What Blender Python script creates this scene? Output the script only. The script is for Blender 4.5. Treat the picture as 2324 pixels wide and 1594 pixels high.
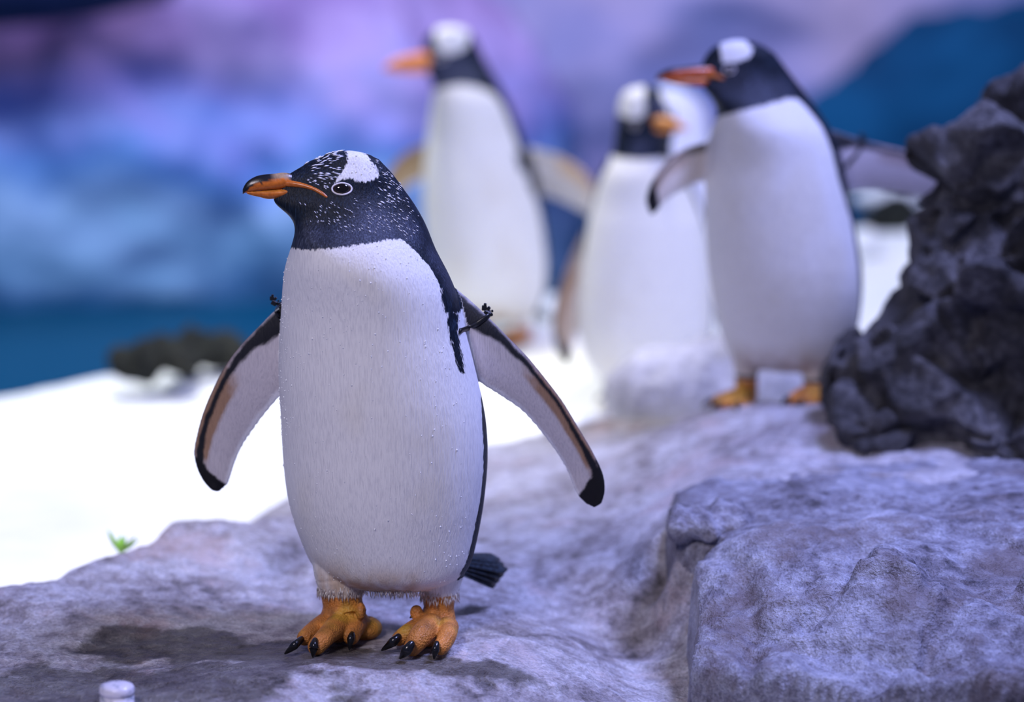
import bpy, bmesh, math, random
import numpy as np
from mathutils import Vector, Matrix
from mathutils.bvhtree import BVHTree
from mathutils.kdtree import KDTree

for _o in list(bpy.data.objects):
    bpy.data.objects.remove(_o)
SC = bpy.context.scene
COL = SC.collection
random.seed(4)
RNG = np.random.default_rng(7)

# ------------------------------------------------------------------ camera
FW, FH = 2324.0, 1594.0
LENS, SENSOR = 100.0, 36.0
FP = LENS / SENSOR * FW
CAM = np.array((0.0, -4.2, 1.117))
TILT = math.radians(9.2)
cd = bpy.data.cameras.new('camera')
cam = bpy.data.objects.new('camera', cd)
COL.objects.link(cam)
cam.location = CAM
cam.rotation_euler = (math.pi / 2 - TILT, 0, 0)
cd.lens = LENS
cd.sensor_width = SENSOR
cd.clip_start = 0.05
cd.dof.use_dof = True
cd.dof.focus_distance = 4.19
cd.dof.aperture_fstop = 1.35
SC.camera = cam

# ------------------------------------------------------------------ world, lamps, exposure
SC.view_settings.view_transform = 'Standard'
SC.view_settings.look = 'None'
SC.view_settings.exposure = 0.0
SC.view_settings.gamma = 1.0
SC.view_settings.use_curve_mapping = False
wd = bpy.data.worlds.new('world')
SC.world = wd
wd.use_nodes = True
wd.node_tree.nodes['Background'].inputs[0].default_value = (0.30, 0.36, 0.80, 1)
wd.node_tree.nodes['Background'].inputs[1].default_value = 0.30


def aim(o, target):
    d = Vector(target) - o.location
    o.rotation_euler = d.to_track_quat('-Z', 'Y').to_euler()


def area(name, loc, target, size, energy, color, sy=None, spread=180):
    l = bpy.data.lights.new(name, 'AREA')
    l.shape = 'RECTANGLE'
    l.size = size
    l.size_y = sy or size
    l.energy = energy
    l.color = color
    l.spread = math.radians(spread)
    o = bpy.data.objects.new(name, l)
    COL.objects.link(o)
    o.location = loc
    aim(o, target)
    return o


def spot(name, loc, target, energy, color, angle, blend=0.5, radius=0.1):
    l = bpy.data.lights.new(name, 'SPOT')
    l.energy = energy
    l.color = color
    l.spot_size = math.radians(angle)
    l.spot_blend = blend
    l.shadow_soft_size = radius
    o = bpy.data.objects.new(name, l)
    COL.objects.link(o)
    o.location = loc
    aim(o, target)
    return o


area('ceiling_lamp_violet', (1.5, 0.1, 3.2), (0.3, 0.1, 0.1), 0.8, 165, (0.41, 0.46, 1.0))
area('ceiling_lamp_front', (-1.1, -3.0, 2.9), (-0.42, 0, 0.30), 0.8, 6.9, (0.96, 0.87, 0.97), None, 52)
spot('snow_lamp', (-1.1, 3.2, 4.2), (-0.75, 1.9, -0.1), 680, (1.0, 0.98, 0.90), 40, 0.6, 0.15)
spot('bank_lamp', (0.9, 1.6, 4.0), (0.75, 2.6, 0.1), 260, (1.0, 0.96, 0.84), 42, 0.8, 0.2)
area('wall_lamp_purple', (0.0, 6.0, 3.6), (0.0, 9.4, 0.4), 3.5, 150, (0.86, 0.66, 1.0), 0.8)
area('wall_lamp_blue', (-1.6, 3.6, 2.6), (-1.4, 6.6, 0.0), 2.5, 135, (0.66, 0.80, 1.0), 0.6)


# ------------------------------------------------------------------ photo measuring helpers
def ray(px, py):
    dx = (px - FW / 2) / FP
    dy = (FH / 2 - py) / FP
    return np.array((dx, math.cos(TILT) + dy * math.sin(TILT), -math.sin(TILT) + dy * math.cos(TILT)))


def P(px, py, Y):
    d = ray(px, py)
    return CAM + d * ((Y - CAM[1]) / d[1])


def G(px, py, z):
    d = ray(px, py)
    return CAM + d * ((z - CAM[2]) / d[2])


# ------------------------------------------------------------------ mesh helpers
def mesh_obj(name, verts, faces, mat=None, parent=None, smooth=True, origin=None):
    me = bpy.data.meshes.new(name)
    v = np.asarray(verts, dtype=float)
    if origin is not None:
        v = v - np.asarray(origin)
    me.from_pydata(v.tolist(), [], [tuple(int(i) for i in f) for f in faces])
    me.update()
    if smooth:
        me.polygons.foreach_set('use_smooth', [True] * len(me.polygons))
    if mat:
        me.materials.append(mat)
    o = bpy.data.objects.new(name, me)
    COL.objects.link(o)
    if parent:
        o.parent = parent
    return o


def tag(o, label, cat=None, group=None, kind=None):
    o['label'] = label
    if cat:
        o['category'] = cat
    if group:
        o['group'] = group
    if kind:
        o['kind'] = kind
    return o


def empty(name, loc):
    o = bpy.data.objects.new(name, None)
    COL.objects.link(o)
    o.location = loc
    o.empty_display_size = 0.05
    return o


def loft(rings):
    """rings: (n, m, 3) closed rings -> closed mesh verts, faces"""
    rings = np.asarray(rings)
    n, m = rings.shape[:2]
    v = rings.reshape(-1, 3)
    f = []
    for i in range(n - 1):
        for j in range(m):
            k = (j + 1) % m
            f.append((i * m + j, i * m + k, (i + 1) * m + k, (i + 1) * m + j))
    c0 = len(v)
    v = np.vstack([v, rings[0].mean(0), rings[-1].mean(0)])
    for j in range(m):
        k = (j + 1) % m
        f.append((c0, k, j))
        f.append((c0 + 1, (n - 1) * m + j, (n - 1) * m + k))
    return v, f


def tube(pts, rad, seg=16, caps=4, flat=(1.0, 1.0), up=(0, 0, 1)):
    """tapered tube with rounded ends through pts; flat = scale along side / up"""
    pts = np.asarray(pts, float)
    rad = np.asarray(rad, float)
    n = len(pts)
    # smooth resample
    t = np.linspace(0, n - 1, (n - 1) * 6 + 1)
    if n > 2:
        Q = np.zeros((len(t), 3))
        R = np.zeros(len(t))
        for k, tt in enumerate(t):
            i = min(int(tt), n - 2)
            u = tt - i
            p0, p1, p2, p3 = pts[max(i - 1, 0)], pts[i], pts[i + 1], pts[min(i + 2, n - 1)]
            Q[k] = 0.5 * (2 * p1 + (p2 - p0) * u + (2 * p0 - 5 * p1 + 4 * p2 - p3) * u * u + (3 * p1 - p0 - 3 * p2 + p3) * u ** 3)
            R[k] = rad[i] * (1 - u) + rad[i + 1] * u
    else:
        Q = pts[0] + (pts[1] - pts[0]) * t[:, None]
        R = rad[0] + (rad[1] - rad[0]) * t
    T = np.gradient(Q, axis=0)
    T /= np.linalg.norm(T, axis=1)[:, None] + 1e-12
    C, RR, TT = [], [], []
    for k in range(caps, 0, -1):
        a = k / caps * math.pi / 2 * 0.97
        C.append(Q[0] - T[0] * R[0] * math.sin(a)); RR.append(R[0] * math.cos(a)); TT.append(T[0])
    for q, r, tt in zip(Q, R, T):
        C.append(q); RR.append(r); TT.append(tt)
    for k in range(1, caps + 1):
        a = k / caps * math.pi / 2 * 0.97
        C.append(Q[-1] + T[-1] * R[-1] * math.sin(a)); RR.append(R[-1] * math.cos(a)); TT.append(T[-1])
    upv = np.asarray(up, float)
    rings = []
    th = np.linspace(0, 2 * math.pi, seg, endpoint=False)
    for c, r, tt in zip(C, RR, TT):
        s = np.cross(tt, upv)
        if np.linalg.norm(s) < 1e-3:
            s = np.cross(tt, (0, 1, 0))
        s /= np.linalg.norm(s)
        u = np.cross(s, tt)
        rings.append(c + r * (flat[0] * np.cos(th)[:, None] * s + flat[1] * np.sin(th)[:, None] * u))
    return loft(rings)


def ellipsoid(c, ax, n=14, m=20, rot=None):
    rings = []
    for i in range(n):
        a = -math.pi / 2 * 0.985 + math.pi * 0.985 * i / (n - 1)
        th = np.linspace(0, 2 * math.pi, m, endpoint=False)
        p = np.stack([np.cos(th) * math.cos(a) * ax[0], np.sin(th) * math.cos(a) * ax[1], np.full(m, math.sin(a) * ax[2])], 1)
        if rot is not None:
            p = p @ np.asarray(rot).T
        rings.append(p + np.asarray(c))
    return loft(rings)


def join(parts):
    V, F, n = [], [], 0
    for v, f in parts:
        V.append(np.asarray(v))
        F += [tuple(i + n for i in ff) for ff in f]
        n += len(v)
    return np.vstack(V), F


def remesh(verts, faces, voxel, smooth=4, factor=0.5):
    me = bpy.data.meshes.new('tmp')
    me.from_pydata(np.asarray(verts).tolist(), [], faces)
    bm = bmesh.new(); bm.from_mesh(me)
    bmesh.ops.recalc_face_normals(bm, faces=bm.faces)
    bm.to_mesh(me); bm.free()
    o = bpy.data.objects.new('tmp', me)
    COL.objects.link(o)
    m = o.modifiers.new('r', 'REMESH')
    m.mode = 'VOXEL'
    m.voxel_size = voxel
    m.adaptivity = 0
    if smooth:
        s = o.modifiers.new('s', 'SMOOTH')
        s.iterations = smooth
        s.factor = factor
    dg = bpy.context.evaluated_depsgraph_get()
    dg.update()
    new = bpy.data.meshes.new_from_object(o.evaluated_get(dg))
    bpy.data.objects.remove(o)
    bpy.data.meshes.remove(me)
    return new


def get_co(me):
    a = np.empty(len(me.vertices) * 3)
    me.vertices.foreach_get('co', a)
    return a.reshape(-1, 3)


def get_no(me):
    a = np.empty(len(me.vertices) * 3)
    me.vertices.foreach_get('normal', a)
    return a.reshape(-1, 3)


def set_co(me, v):
    me.vertices.foreach_set('co', np.asarray(v).ravel())
    me.update()


def add_float(me, name, vals):
    at = me.attributes.new(name, 'FLOAT', 'POINT')
    at.data.foreach_set('value', np.asarray(vals, dtype=np.float32))


def add_color(me, name, vals):
    at = me.attributes.new(name, 'FLOAT_COLOR', 'POINT')
    c = np.ones((len(vals), 4), dtype=np.float32)
    c[:, :3] = vals
    at.data.foreach_set('color', c.ravel())


# numpy gradient noise -------------------------------------------------
_perm = RNG.permutation(256)
_perm = np.concatenate([_perm, _perm, _perm])
_grad = RNG.normal(size=(256, 3))
_grad /= np.linalg.norm(_grad, axis=1)[:, None]


def noise3(p):
    p = np.asarray(p, float)
    i = np.floor(p).astype(int)
    f = p - i
    i &= 255
    u = f * f * f * (f * (f * 6 - 15) + 10)
    out = 0
    for dx in (0, 1):
        for dy in (0, 1):
            for dz in (0, 1):
                h = _perm[_perm[_perm[(i[:, 0] + dx) & 255] + ((i[:, 1] + dy) & 255)] + ((i[:, 2] + dz) & 255)]
                g = _grad[h % 256]
                w = (u[:, 0] if dx else 1 - u[:, 0]) * (u[:, 1] if dy else 1 - u[:, 1]) * (u[:, 2] if dz else 1 - u[:, 2])
                out = out + w * (g[:, 0] * (f[:, 0] - dx) + g[:, 1] * (f[:, 1] - dy) + g[:, 2] * (f[:, 2] - dz))
    return out


def fbm(p, oct=4, lac=2.0, gain=0.5):
    a, s, o = 1.0, 1.0, 0
    for _ in range(oct):
        o = o + a * noise3(np.asarray(p) * s + 17.3 * s)
        a *= gain
        s *= lac
    return o


def ridged(p, oct=4, gain=0.5):
    a, s, o = 1.0, 1.0, 0
    for _ in range(oct):
        o = o + a * (0.35 - np.abs(noise3(np.asarray(p) * s + 5.1 * s)))
        a *= gain
        s *= 2.1
    return o


def facets(co, n, amp, tilt, seed, scale=(1, 1, 1), warp=0.0, soft=0.01):
    """blocky relief: random level and slope for each nearest-seed cell, blended over 'soft' metres at the borders"""
    rg = np.random.default_rng(seed)
    st = np.array(scale, float)
    q = co * st
    if warp:
        q = q + warp * np.stack([noise3(co * 6 + k * 9.1) for k in range(3)], 1)
    S = q[rg.integers(0, len(q), n)]
    lev = rg.uniform(-1, 1, n)
    til = rg.normal(size=(n, 3))
    d1 = np.full(len(q), 1e9)
    for k in range(n):
        d1 = np.minimum(d1, np.linalg.norm(q - S[k], axis=1))
    W = 0; A = 0
    for k in range(n):
        r = q - S[k]
        w = np.exp(-(np.linalg.norm(r, axis=1) - d1) / soft)
        W = W + w
        A = A + w * (amp * lev[k] + tilt * np.clip(r @ til[k], -0.15, 0.15))
    return A / W


def smooth01(x):
    x = np.clip(x, 0, 1)
    return x * x * (3 - 2 * x)


def tps(ctrl, lam=1e-4):
    c = np.asarray(ctrl, float)
    n = len(c)
    d = np.linalg.norm(c[:, None, :2] - c[None, :, :2], axis=2)
    K = np.where(d > 0, d * d * np.log(d + 1e-12), 0) + lam * np.eye(n)
    Pm = np.hstack([np.ones((n, 1)), c[:, :2]])
    A = np.zeros((n + 3, n + 3))
    A[:n, :n] = K; A[:n, n:] = Pm; A[n:, :n] = Pm.T
    s = np.linalg.solve(A, np.concatenate([c[:, 2], np.zeros(3)]))

    def ev(x, y):
        x = np.asarray(x, float); y = np.asarray(y, float)
        o = s[n] + s[n + 1] * x + s[n + 2] * y
        for i in range(n):
            dd = (x - c[i, 0]) ** 2 + (y - c[i, 1]) ** 2
            o = o + s[i] * 0.5 * dd * np.log(dd + 1e-20)
        return o
    return ev


def grid_faces(nx, ny):
    idx = np.arange(nx * ny).reshape(ny, nx)
    return np.stack([idx[:-1, :-1], idx[:-1, 1:], idx[1:, 1:], idx[1:, :-1]], -1).reshape(-1, 4)


def poly_sd(x, y, poly):
    """signed distance to polygon, positive inside"""
    poly = np.asarray(poly, float)
    d = np.full(len(x), 1e9)
    inside = np.zeros(len(x), bool)
    n = len(poly)
    for i in range(n):
        a, b = poly[i], poly[(i + 1) % n]
        e = b - a
        t = np.clip(((x - a[0]) * e[0] + (y - a[1]) * e[1]) / (e @ e + 1e-18), 0, 1)
        d = np.minimum(d, np.hypot(x - a[0] - t * e[0], y - a[1] - t * e[1]))
        cond = (a[1] > y) != (b[1] > y)
        xi = a[0] + (y - a[1]) / (b[1] - a[1] + 1e-18) * e[0]
        inside ^= cond & (x < xi)
    return np.where(inside, d, -d)


# ------------------------------------------------------------------ material helpers
def new_mat(name):
    m = bpy.data.materials.new(name)
    m.use_nodes = True
    nt = m.node_tree
    b = nt.nodes['Principled BSDF']
    return m, nt, b


def N(nt, typ, **kw):
    n = nt.nodes.new(typ)
    for k, v in kw.items():
        setattr(n, k, v)
    return n


def L(nt, a, b):
    nt.links.new(a, b)


def noise_node(nt, scale, detail=4, rough=0.55, stretch=None, coord='Object', dist=0.0):
    tc = N(nt, 'ShaderNodeTexCoord')
    n = N(nt, 'ShaderNodeTexNoise')
    n.inputs['Scale'].default_value = scale
    n.inputs['Detail'].default_value = detail
    n.inputs['Roughness'].default_value = rough
    n.inputs['Distortion'].default_value = dist
    src = tc.outputs[coord]
    if stretch is not None:
        mp = N(nt, 'ShaderNodeMapping')
        mp.inputs['Scale'].default_value = stretch
        L(nt, src, mp.inputs['Vector'])
        src = mp.outputs['Vector']
    L(nt, src, n.inputs['Vector'])
    return n.outputs['Fac']


def ramp(nt, fac, stops):
    r = N(nt, 'ShaderNodeValToRGB')
    e = r.color_ramp.elements
    while len(e) < len(stops):
        e.new(0.5)
    for i, (p, c) in enumerate(stops):
        e[i].position = p
        e[i].color = (*c, 1) if len(c) == 3 else c
    L(nt, fac, r.inputs['Fac'])
    return r.outputs['Color']


def mixc(nt, fac, a, b, mode='MIX'):
    m = N(nt, 'ShaderNodeMix', data_type='RGBA', blend_type=mode)
    for s, v in ((m.inputs[0], fac), (m.inputs[6], a), (m.inputs[7], b)):
        if isinstance(v, (int, float)):
            s.default_value = v
        elif isinstance(v, tuple):
            s.default_value = (*v, 1) if len(v) == 3 else v
        else:
            L(nt, v, s)
    return m.outputs[2]


def mathn(nt, op, a, b=None, c=None, clamp=False):
    m = N(nt, 'ShaderNodeMath', operation=op, use_clamp=clamp)
    for s, v in zip(m.inputs, (a, b, c)):
        if v is None:
            continue
        if isinstance(v, (int, float)):
            s.default_value = v
        else:
            L(nt, v, s)
    return m.outputs[0]


def attr(nt, name, out='Fac'):
    a = N(nt, 'ShaderNodeAttribute')
    a.attribute_name = name
    return a.outputs[out]


def bump(nt, b, height, strength, dist, prev=None):
    n = N(nt, 'ShaderNodeBump')
    n.inputs['Strength'].default_value = strength
    n.inputs['Distance'].default_value = dist
    L(nt, height, n.inputs['Height'])
    if prev is not None:
        L(nt, prev, n.inputs['Normal'])
    L(nt, n.outputs['Normal'], b.inputs['Normal'])
    return n.outputs['Normal']


def simple_mat(name, col, rough=0.5, spec=0.5, **kw):
    m, nt, b = new_mat(name)
    b.inputs['Base Color'].default_value = (*col, 1)
    b.inputs['Roughness'].default_value = rough
    b.inputs['Specular IOR Level'].default_value = spec
    for k, v in kw.items():
        b.inputs[k].default_value = v
    return m


def rock_mat(name, stops, scale, wet=None, rough=(0.45, 0.85), bumps=(0.5, 0.004), stretch=None, speck=True, tint=None):
    m, nt, b = new_mat(name)
    n1 = noise_node(nt, scale, 6, 0.62, stretch)
    n2 = noise_node(nt, scale * 7, 5, 0.65, stretch)
    n3 = noise_node(nt, scale * 38, 4, 0.6)
    mix = mathn(nt, 'MULTIPLY_ADD', n2, 0.45, mathn(nt, 'MULTIPLY', n1, 0.55))
    c = ramp(nt, mix, stops)
    if speck:
        c = mixc(nt, 0.55, c, ramp(nt, n3, [(0.30, (0.35, 0.35, 0.38)), (0.5, (1, 1, 1)), (0.68, (1.5, 1.5, 1.55))]), 'MULTIPLY')
    r = ramp(nt, n2, [(0.35, (rough[0],) * 3), (0.65, (rough[1],) * 3)])
    if tint:
        n4 = noise_node(nt, 4.3, 5, 0.7)
        c = mixc(nt, ramp(nt, n4, [(0.54, (0, 0, 0)), (0.66, (tint[3],) * 3)]), c, tint[:3])
    if wet:
        c, r = wet(nt, c, r)
    L(nt, c, b.inputs['Base Color'])
    L(nt, r, b.inputs['Roughness'])
    p = bump(nt, b, n3, bumps[0], bumps[1])
    bump(nt, b, n2, bumps[0], bumps[1] * 4, p)
    return m


# ------------------------------------------------------------------ setting: materials
def wet_and_shade_patch(blobs):
    """water-stained patches, plus the shadow under the penguin painted in (x, y, rx, ry, amount)"""
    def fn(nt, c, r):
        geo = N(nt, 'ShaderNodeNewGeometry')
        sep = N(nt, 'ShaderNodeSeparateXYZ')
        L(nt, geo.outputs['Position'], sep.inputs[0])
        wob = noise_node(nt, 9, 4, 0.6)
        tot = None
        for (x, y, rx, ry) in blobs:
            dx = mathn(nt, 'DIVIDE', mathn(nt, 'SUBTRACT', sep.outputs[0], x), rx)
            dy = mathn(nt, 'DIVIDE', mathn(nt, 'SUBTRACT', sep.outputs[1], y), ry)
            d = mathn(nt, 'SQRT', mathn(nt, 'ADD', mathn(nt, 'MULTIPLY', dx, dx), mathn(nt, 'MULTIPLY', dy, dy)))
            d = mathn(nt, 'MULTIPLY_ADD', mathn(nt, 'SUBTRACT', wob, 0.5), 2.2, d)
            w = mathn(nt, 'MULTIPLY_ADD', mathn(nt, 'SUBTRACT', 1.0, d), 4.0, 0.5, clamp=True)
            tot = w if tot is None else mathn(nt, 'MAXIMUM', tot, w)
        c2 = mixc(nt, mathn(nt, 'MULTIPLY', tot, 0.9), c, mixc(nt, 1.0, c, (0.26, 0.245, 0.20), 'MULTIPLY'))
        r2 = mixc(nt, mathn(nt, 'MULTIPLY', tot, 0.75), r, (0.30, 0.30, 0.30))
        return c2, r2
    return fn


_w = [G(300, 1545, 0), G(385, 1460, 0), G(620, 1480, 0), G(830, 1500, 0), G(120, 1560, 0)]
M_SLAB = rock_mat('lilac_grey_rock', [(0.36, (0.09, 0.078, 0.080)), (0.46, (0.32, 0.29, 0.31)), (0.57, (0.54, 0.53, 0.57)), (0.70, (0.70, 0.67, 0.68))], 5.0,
                  wet=wet_and_shade_patch([(_w[0][0], _w[0][1], 0.28, 0.12), (_w[1][0], _w[1][1], 0.13, 0.075), (_w[2][0], _w[2][1], 0.18, 0.06),
                                 (_w[3][0], _w[3][1] - 0.01, 0.22, 0.045), (_w[4][0], _w[4][1], 0.12, 0.05)]), rough=(0.35, 0.75), bumps=(0.7, 0.004), tint=(0.48, 0.31, 0.29, 0.45))  # patches around the feet also darken the rock as the penguin's shadow
M_LEDGE = rock_mat('blue_grey_rock', [(0.36, (0.045, 0.040, 0.052)), (0.46, (0.21, 0.20, 0.25)), (0.57, (0.40, 0.41, 0.50)), (0.70, (0.56, 0.56, 0.64))], 6.0,
                   rough=(0.32, 0.7), bumps=(0.8, 0.004), tint=(0.16, 0.12, 0.12, 0.7))
M_BOULDER = rock_mat('dark_boulder_rock', [(0.36, (0.012, 0.012, 0.016)), (0.5, (0.075, 0.072, 0.078)), (0.64, (0.24, 0.235, 0.25))], 9.0, rough=(0.4, 0.8), bumps=(0.8, 0.005))
M_MOUND = rock_mat('pale_rock', [(0.34, (0.20, 0.19, 0.20)), (0.5, (0.48, 0.47, 0.50)), (0.66, (0.66, 0.65, 0.68))], 6.0, rough=(0.35, 0.7), bumps=(0.5, 0.004))
M_MOSS = rock_mat('mossy_rock', [(0.38, (0.005, 0.008, 0.006)), (0.52, (0.020, 0.024, 0.012)), (0.66, (0.11, 0.10, 0.05))], 12.0, rough=(0.7, 0.95), bumps=(0.8, 0.01))


def _snow_mat():
    m, nt, b = new_mat('snow')
    n = noise_node(nt, 3.0, 5, 0.6)
    L(nt, ramp(nt, n, [(0.35, (0.78, 0.80, 0.80)), (0.6, (0.90, 0.90, 0.87))]), b.inputs['Base Color'])
    b.inputs['Roughness'].default_value = 0.85
    bump(nt, b, noise_node(nt, 120, 4), 0.3, 0.004)
    return m


def ice_mat(name, stops, scale, stretch=(1, 1, 2.2), rough=0.5):
    m, nt, b = new_mat(name)
    n = noise_node(nt, scale, 3, 0.5, stretch, dist=0.4)
    L(nt, ramp(nt, n, stops), b.inputs['Base Color'])
    b.inputs['Roughness'].default_value = rough
    b.inputs['Specular IOR Level'].default_value = 0.15
    bump(nt, b, noise_node(nt, 14, 4), 0.4, 0.02)
    return m


M_SNOW = _snow_mat()
M_WALL = ice_mat('painted_ice_wall', [(0.32, (0.14, 0.24, 0.52)), (0.5, (0.34, 0.38, 0.66)), (0.66, (0.60, 0.56, 0.76))], 0.9)
M_CLIFF0 = ice_mat('blue_ice', [(0.32, (0.10, 0.26, 0.58)), (0.5, (0.24, 0.42, 0.74)), (0.68, (0.46, 0.58, 0.84))], 1.3)


def _light_tinted_ice_mat():
    """blue ice layers; violet top is purple light from above, painted in by height"""
    m, nt, b = new_mat('light_tinted_blue_ice')
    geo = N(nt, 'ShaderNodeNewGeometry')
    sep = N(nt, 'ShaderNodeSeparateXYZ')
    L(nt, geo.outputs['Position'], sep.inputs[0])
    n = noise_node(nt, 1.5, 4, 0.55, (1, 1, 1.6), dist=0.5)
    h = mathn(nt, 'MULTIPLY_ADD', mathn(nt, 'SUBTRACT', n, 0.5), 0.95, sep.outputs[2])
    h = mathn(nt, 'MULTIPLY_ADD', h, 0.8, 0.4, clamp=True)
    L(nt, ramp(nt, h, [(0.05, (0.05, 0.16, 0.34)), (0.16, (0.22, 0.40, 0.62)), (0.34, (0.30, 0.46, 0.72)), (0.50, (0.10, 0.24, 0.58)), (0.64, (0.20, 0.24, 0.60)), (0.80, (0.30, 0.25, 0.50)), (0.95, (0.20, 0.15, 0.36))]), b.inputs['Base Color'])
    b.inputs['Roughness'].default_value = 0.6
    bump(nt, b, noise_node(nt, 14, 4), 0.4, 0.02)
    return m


M_CLIFF = _light_tinted_ice_mat()
M_TEAL = ice_mat('deep_teal_rock', [(0.3, (0.0, 0.032, 0.090)), (0.6, (0.002, 0.072, 0.17))], 1.4, rough=0.9)
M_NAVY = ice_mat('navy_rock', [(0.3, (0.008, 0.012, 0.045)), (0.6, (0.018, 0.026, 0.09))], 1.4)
M_PALEICE = ice_mat('pale_lilac_ice', [(0.3, (0.74, 0.76, 0.94)), (0.6, (0.86, 0.86, 0.98))], 3.0)


def _water_mat():
    m, nt, b = new_mat('pool_water')
    b.inputs['Base Color'].default_value = (0.0, 0.065, 0.13, 1)
    b.inputs['Roughness'].default_value = 0.4
    b.inputs['Specular IOR Level'].default_value = 0.12
    b.inputs['IOR'].default_value = 1.33
    bump(nt, b, noise_node(nt, 9, 3, 0.5, (1, 2.4, 1)), 0.35, 0.03)
    return m


M_WATER = _water_mat()


# ------------------------------------------------------------------ rock the penguin stands on
_sc = [(0, 1594, -.02), (300, 1594, -.012), (700, 1594, -.006), (1100, 1594, -.03), (1400, 1594, -.065), (1540, 1594, -.085),
       (-250, 1500, -.01), (0, 1450, 0), (300, 1450, 0), (500, 1440, 0), (650, 1490, 0), (700, 1440, 0), (760, 1470, 0), (850, 1440, 0), (950, 1470, 0), (1000, 1420, 0),
       (850, 1540, -.004), (1050, 1500, -.002), (1300, 1450, -.022), (1500, 1450, -.05), (0, 1335, .03), (-250, 1400, .02), (200, 1285, .04), (350, 1222, .05), (490, 1186, .06),
       (600, 1215, .045), (720, 1300, .012), (700, 1250, .025), (1000, 1290, .004), (1300, 1280, .006), (1545, 1245, .086), (1495, 1228, .078), (1555, 1300, .045), (1430, 1290, .024), (1545, 1400, -.030), (1110, 1030, .035), (1250, 995, .05), (1400, 965, .085),
       (1150, 1120, .02), (1350, 1120, .045), (1500, 1120, .082), (1580, 1100, .108), (1650, 1090, .126), (1800, 1075, .145), (2050, 1060, .150), (1640, 940, .15), (1720, 930, .158), (1830, 945, .165), (1950, 1030, .155),
       (2200, 1100, .14), (2500, 1200, .12), (2324, 1300, .10), (1800, 1300, .05), (2000, 1594, -.06), (2600, 1594, -.05)]
SLAB = tps([tuple(G(*c)) for c in _sc], 2e-4)
_edge = np.array([G(*c)[:2] for c in [(-600, 1400, .02), (-250, 1360, .025), (0, 1328, .03), (130, 1302, .035), (280, 1243, .045), (400, 1200, .05), (490, 1182, .06), (575, 1190, .05),
                                      (800, 1120, .03), (1000, 1045, .03), (1110, 1014, .035), (1250, 982, .05), (1400, 952, .08), (1560, 932, .125), (1640, 915, .15), (1850, 905, .17), (2100, 890, .17), (2500, 890, .16)]])
_edge = _edge[np.argsort(_edge[:, 0])]


def slab_base(x, y):
    x = np.asarray(x, float); y = np.asarray(y, float)
    z = SLAB(x, y)
    ye = np.interp(x, _edge[:, 0], _edge[:, 1]) + 0.02 * noise3(np.stack([x * 9, 0 * x, 0 * x], 1))
    t = (y - ye + 0.03) / 0.16
    return z - 0.34 * np.clip(t, 0, None) ** 1.7 * (t > 0)


def slab_z(x, y):
    x = np.atleast_1d(np.asarray(x, float)); y = np.atleast_1d(np.asarray(y, float))
    z = slab_base(x, y)
    p = np.stack([x, y, z], 1)
    calm = np.exp(-(((x + 0.2) / 0.25) ** 2 + ((y + 0.02) / 0.16) ** 2))      # trodden flat around the feet
    big = 0.016 * fbm(p * np.array((2.6, 3.4, 2.6)), 3) + 0.012 * ridged(p * np.array((3.2, 6.0, 3.2)) + 2.0, 3)
    big = big + facets(p, 90, 0.003, 0.05, 5, (1.0, 1.5, 1), 0.05, 0.02)
    small = 0.006 * ridged(p * np.array((12, 20, 12)), 3) + 0.0032 * fbm(p * 48, 3)
    return z + big * (1 - 0.95 * calm) - 0.003 + small * (1 - 0.75 * calm)


def heightfield(name, x0, x1, y0, y1, step, zfun, mat, keep=None):
    nx, ny = int((x1 - x0) / step) + 1, int((y1 - y0) / step) + 1
    X, Y = np.meshgrid(np.linspace(x0, x1, nx), np.linspace(y0, y1, ny))
    x, y = X.ravel(), Y.ravel()
    z = zfun(x, y)
    v = np.stack([x, y, z], 1)
    f = grid_faces(nx, ny)
    if keep is not None:
        k = keep(x, y, z)
        f = f[k[f].any(axis=1)]
        used = np.unique(f)
        mp = np.zeros(len(v), int); mp[used] = np.arange(len(used))
        v = v[used]; f = mp[f]
    return mesh_obj(name, v, f, mat)


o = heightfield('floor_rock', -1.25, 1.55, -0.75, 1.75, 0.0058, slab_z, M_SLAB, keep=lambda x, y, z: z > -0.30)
tag(o, 'lilac grey sculpted rock slab with damp stains and a painted foot shadow that the front penguin stands on', 'rock', kind='structure')

# ------------------------------------------------------------------ raised ledge at the lower right
_lc = [(1515, 1160, .118), (1640, 1150, .132), (1800, 1110, .145), (1700, 1200, .132), (2000, 1200, .142), (2324, 1200, .145), (2600, 1200, .14), (1900, 1075, .142), (2100, 1080, .142),
       (2324, 1130, .15), (1590, 1255, .100), (1650, 1250, .118), (1760, 1260, .122), (1900, 1270, .122), (2100, 1290, .118), (2324, 1300, .118), (2600, 1300, .11), (1585, 1400, .040), (1700, 1400, .058),
       (1900, 1400, .068), (1880, 1330, .095), (2100, 1420, .07), (2324, 1450, .07), (2600, 1450, .06), (1572, 1594, -.035), (1700, 1594, -.015), (2000, 1594, .002), (2324, 1594, .02), (2600, 1594, .02), (1800, 1500, .02)]
LEDGE = tps([tuple(G(*c)) for c in _lc], 1e-4)
_le = [G(*c)[:2] for c in [(1552, 1650, -.06), (1560, 1594, -.035), (1570, 1480, .01), (1574, 1400, .04), (1570, 1300, .085), (1578, 1255, .100), (1625, 1228, .112), (1575, 1226, .112), (1518, 1210, .114), (1508, 1175, .118), (1530, 1128, .122),
                            (1600, 1105, .128), (1750, 1075, .14), (1950, 1055, .142), (2200, 1045, .14), (2600, 1060, .14), (2700, 1650, 0)]]
_le = np.array(_le)


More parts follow.
